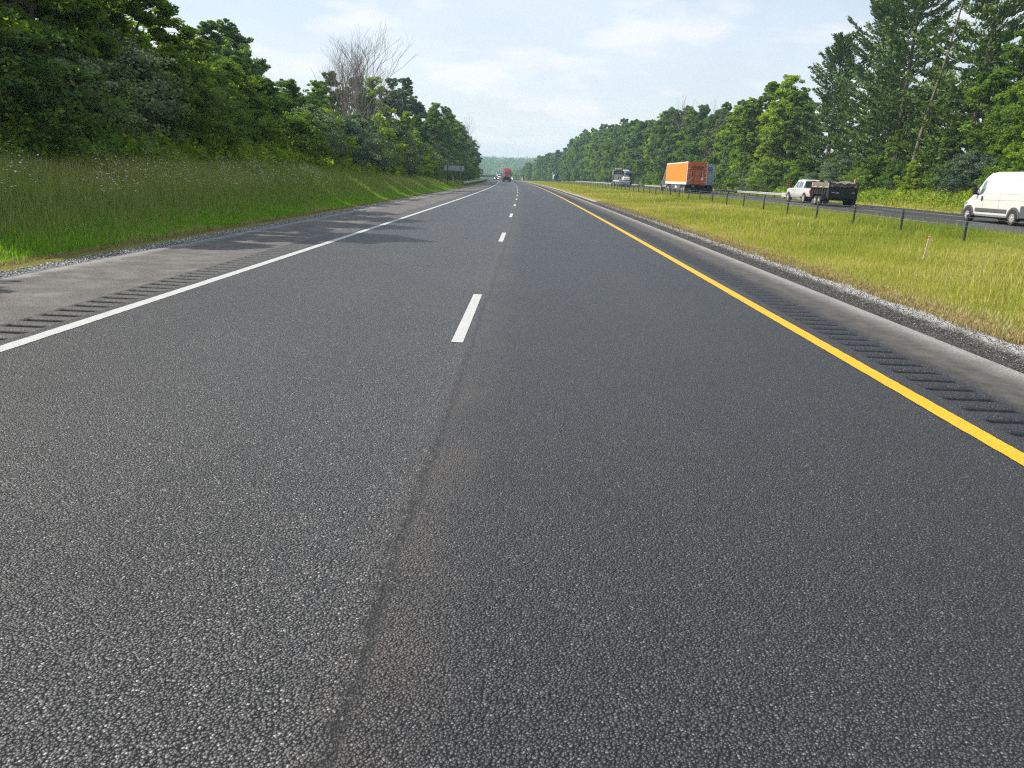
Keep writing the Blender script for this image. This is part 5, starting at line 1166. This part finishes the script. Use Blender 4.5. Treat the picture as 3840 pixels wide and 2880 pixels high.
# --- dump truck far away
def dump_truck(x, y, z, rz):
    root = empty('dump_truck', (x, y, z), rz, 'small dump truck with a tarped load and upright exhaust far along the far road', 'truck')
    mb = MB(); mb.prism([(-1.2, 1.1), (1.2, 1.1), (1.3, 2.3), (.75, 3.05), (-.75, 3.05), (-1.3, 2.3)], 0, 5.2, 'y'); mb.build('dump_body', M['galv'], root)
    mb = MB(); mb.prism([(-1.1, 1.3), (1.1, 1.3), (1.18, 2.2), (.65, 2.9), (-.65, 2.9), (-1.18, 2.2)], -.03, -.004, 'y'); mb.build('tailgate', M['black'], root)
    B = Body([(5.5, .5, 2.6, 1.1, 1.12, 1.6, .95), (6.9, .5, 2.6, 1.1, 1.12, 1.6, .95), (7.4, .5, 1.8, 1.05, 1.05, 1.4, .85), (8.8, .5, 1.5, .95, .95, 1.2, .7)], .1); link('cab', B.mesh('cab', M['grey']), root)
    MB().tube((-1.2, 5.4, 1.0), (-1.2, 5.4, 4.2), .11, None, 8).build('exhaust_stack', M['galv'], root)
    MB().box(-.5, .5, .1, 8.5, .6, 1.1).build('chassis', M['black'], root)
    for s in (-1, 1):
        for yw in (1.2, 2.5, 7.6): wheel(root, s*1.0, yw, .5, .3)
        MB().box(*sorted((s*.7, s*1.0)), -.06, -.0, .85, 1.02).build('tail_light', M['tail'], root)
    return root
dump_truck(12.2, 372, float(zfar(372))+.015, R(4.5))

# ------------------------------------------------------------------ haze, world, sun, camera
hz = MB().box(-960, 960, -90, 2340, -32, 62).build('haze', bpy.data.materials.new('haze_air')); tag(hz, kind='stuff', label='thin summer haze filling the air down the road', cat='haze')
hm = hz.data.materials[0]; hm.use_nodes = True; nt = hm.node_tree; nt.nodes.clear(); out = N(nt, 'ShaderNodeOutputMaterial'); pv = N(nt, 'ShaderNodeVolumePrincipled')
pv.inputs['Color'].default_value = (.60, .84, 1.0, 1); pv.inputs['Density'].default_value = HAZE = .00036; pv.inputs['Anisotropy'].default_value = .2
L(nt, pv.outputs[0], out.inputs['Volume'])

SUN_EL, SUN_AZ = R(41), R(-87)       # azimuth clockwise from +y: sun low on the left, a touch ahead
w = bpy.data.worlds.new('World'); sc.world = w; w.use_nodes = True; nt = w.node_tree; bg = nt.nodes['Background']
sky = N(nt, 'ShaderNodeTexSky'); sky.sky_type = 'NISHITA'; sky.sun_disc = False; sky.sun_elevation = SUN_EL; sky.sun_rotation = SUN_AZ
sky.air_density = 1.0; sky.dust_density = 1.6; sky.ozone_density = 1.2
tc = N(nt, 'ShaderNodeTexCoord'); sp = N(nt, 'ShaderNodeSeparateXYZ'); L(nt, tc.outputs['Generated'], sp.inputs[0])
zc = math_n(nt, 'ADD', math_n(nt, 'MAXIMUM', sp.outputs[2], 0.0), .16)
cx = math_n(nt, 'DIVIDE', sp.outputs[0], zc); cy_ = math_n(nt, 'DIVIDE', sp.outputs[1], zc)
cb_ = N(nt, 'ShaderNodeCombineXYZ'); L(nt, cx, cb_.inputs[0]); L(nt, cy_, cb_.inputs[1])
no = N(nt, 'ShaderNodeTexNoise', i_Scale=.55, i_Detail=9.0, i_Roughness=.56, i_Distortion=.35); L(nt, cb_.outputs[0], no.inputs['Vector'])
no2 = N(nt, 'ShaderNodeTexNoise', i_Scale=1.9, i_Detail=6.0, i_Roughness=.52); L(nt, cb_.outputs[0], no2.inputs['Vector'])
veil = ramp(nt, no.outputs[0], [(.36, .18), (.60, .85)])
cum = math_n(nt, 'MULTIPLY', ramp(nt, no2.outputs[0], [(.50, 0.0), (.62, 1.0)]), ramp(nt, sp.outputs[2], [(.0, .7), (.32, .5)]))
c = mixc(nt, veil, sky.outputs[0], (4.9, 5.6, 6.4))
c = mixc(nt, cum, c, (6.6, 6.3, 6.3))
low = ramp(nt, sp.outputs[2], [(.0, .85), (.10, .45), (.3, 0.0)])
c = mixc(nt, low, c, (6.2, 6.25, 6.2))
L(nt, c, bg.inputs['Color']); bg.inputs['Strength'].default_value = .128
sl = bpy.data.lights.new('sun', 'SUN'); sl.energy = 5.0; sl.angle = R(.6); sl.color = (1.0, .935, .83); so = bpy.data.objects.new('sun', sl); COL.objects.link(so)
dirv = Vector((math.sin(SUN_AZ)*math.cos(SUN_EL), math.cos(SUN_AZ)*math.cos(SUN_EL), math.sin(SUN_EL))); so.rotation_euler = dirv.to_track_quat('Z', 'Y').to_euler()

cam = bpy.data.cameras.new('camera'); co = bpy.data.objects.new('camera', cam); COL.objects.link(co); sc.camera = co
cam.sensor_width = 36; cam.lens = 36*2884.4/3840; cam.clip_end = 6000; cam.clip_start = .05
fw = Vector((-0.01183597, 0.96547759, -0.26021711)); r_ = Vector((0.99893382, 0.02302983, 0.04001056)); u_ = Vector((-0.04462206, 0.25946611, 0.9647208))
co.matrix_world = Matrix(((r_.x, u_.x, -fw.x, 0), (r_.y, u_.y, -fw.y, 0), (r_.z, u_.z, -fw.z, 1.569), (0, 0, 0, 1)))
sc.view_settings.view_transform = 'Standard'; sc.view_settings.look = 'None'; sc.view_settings.exposure = 0.42; sc.view_settings.gamma = 1.0
sc.render.engine = 'CYCLES'; sc.cycles.max_bounces = 6; sc.cycles.transparent_max_bounces = 8; sc.cycles.volume_bounces = 0; sc.cycles.use_denoising = False; sc.cycles.use_adaptive_sampling = False; sc.cycles.pixel_filter_type = 'BLACKMAN_HARRIS'; sc.cycles.filter_width = 1.2; sc.cycles.sample_clamp_indirect = 2.5; sc.cycles.caustics_reflective = False; sc.cycles.caustics_refractive = False
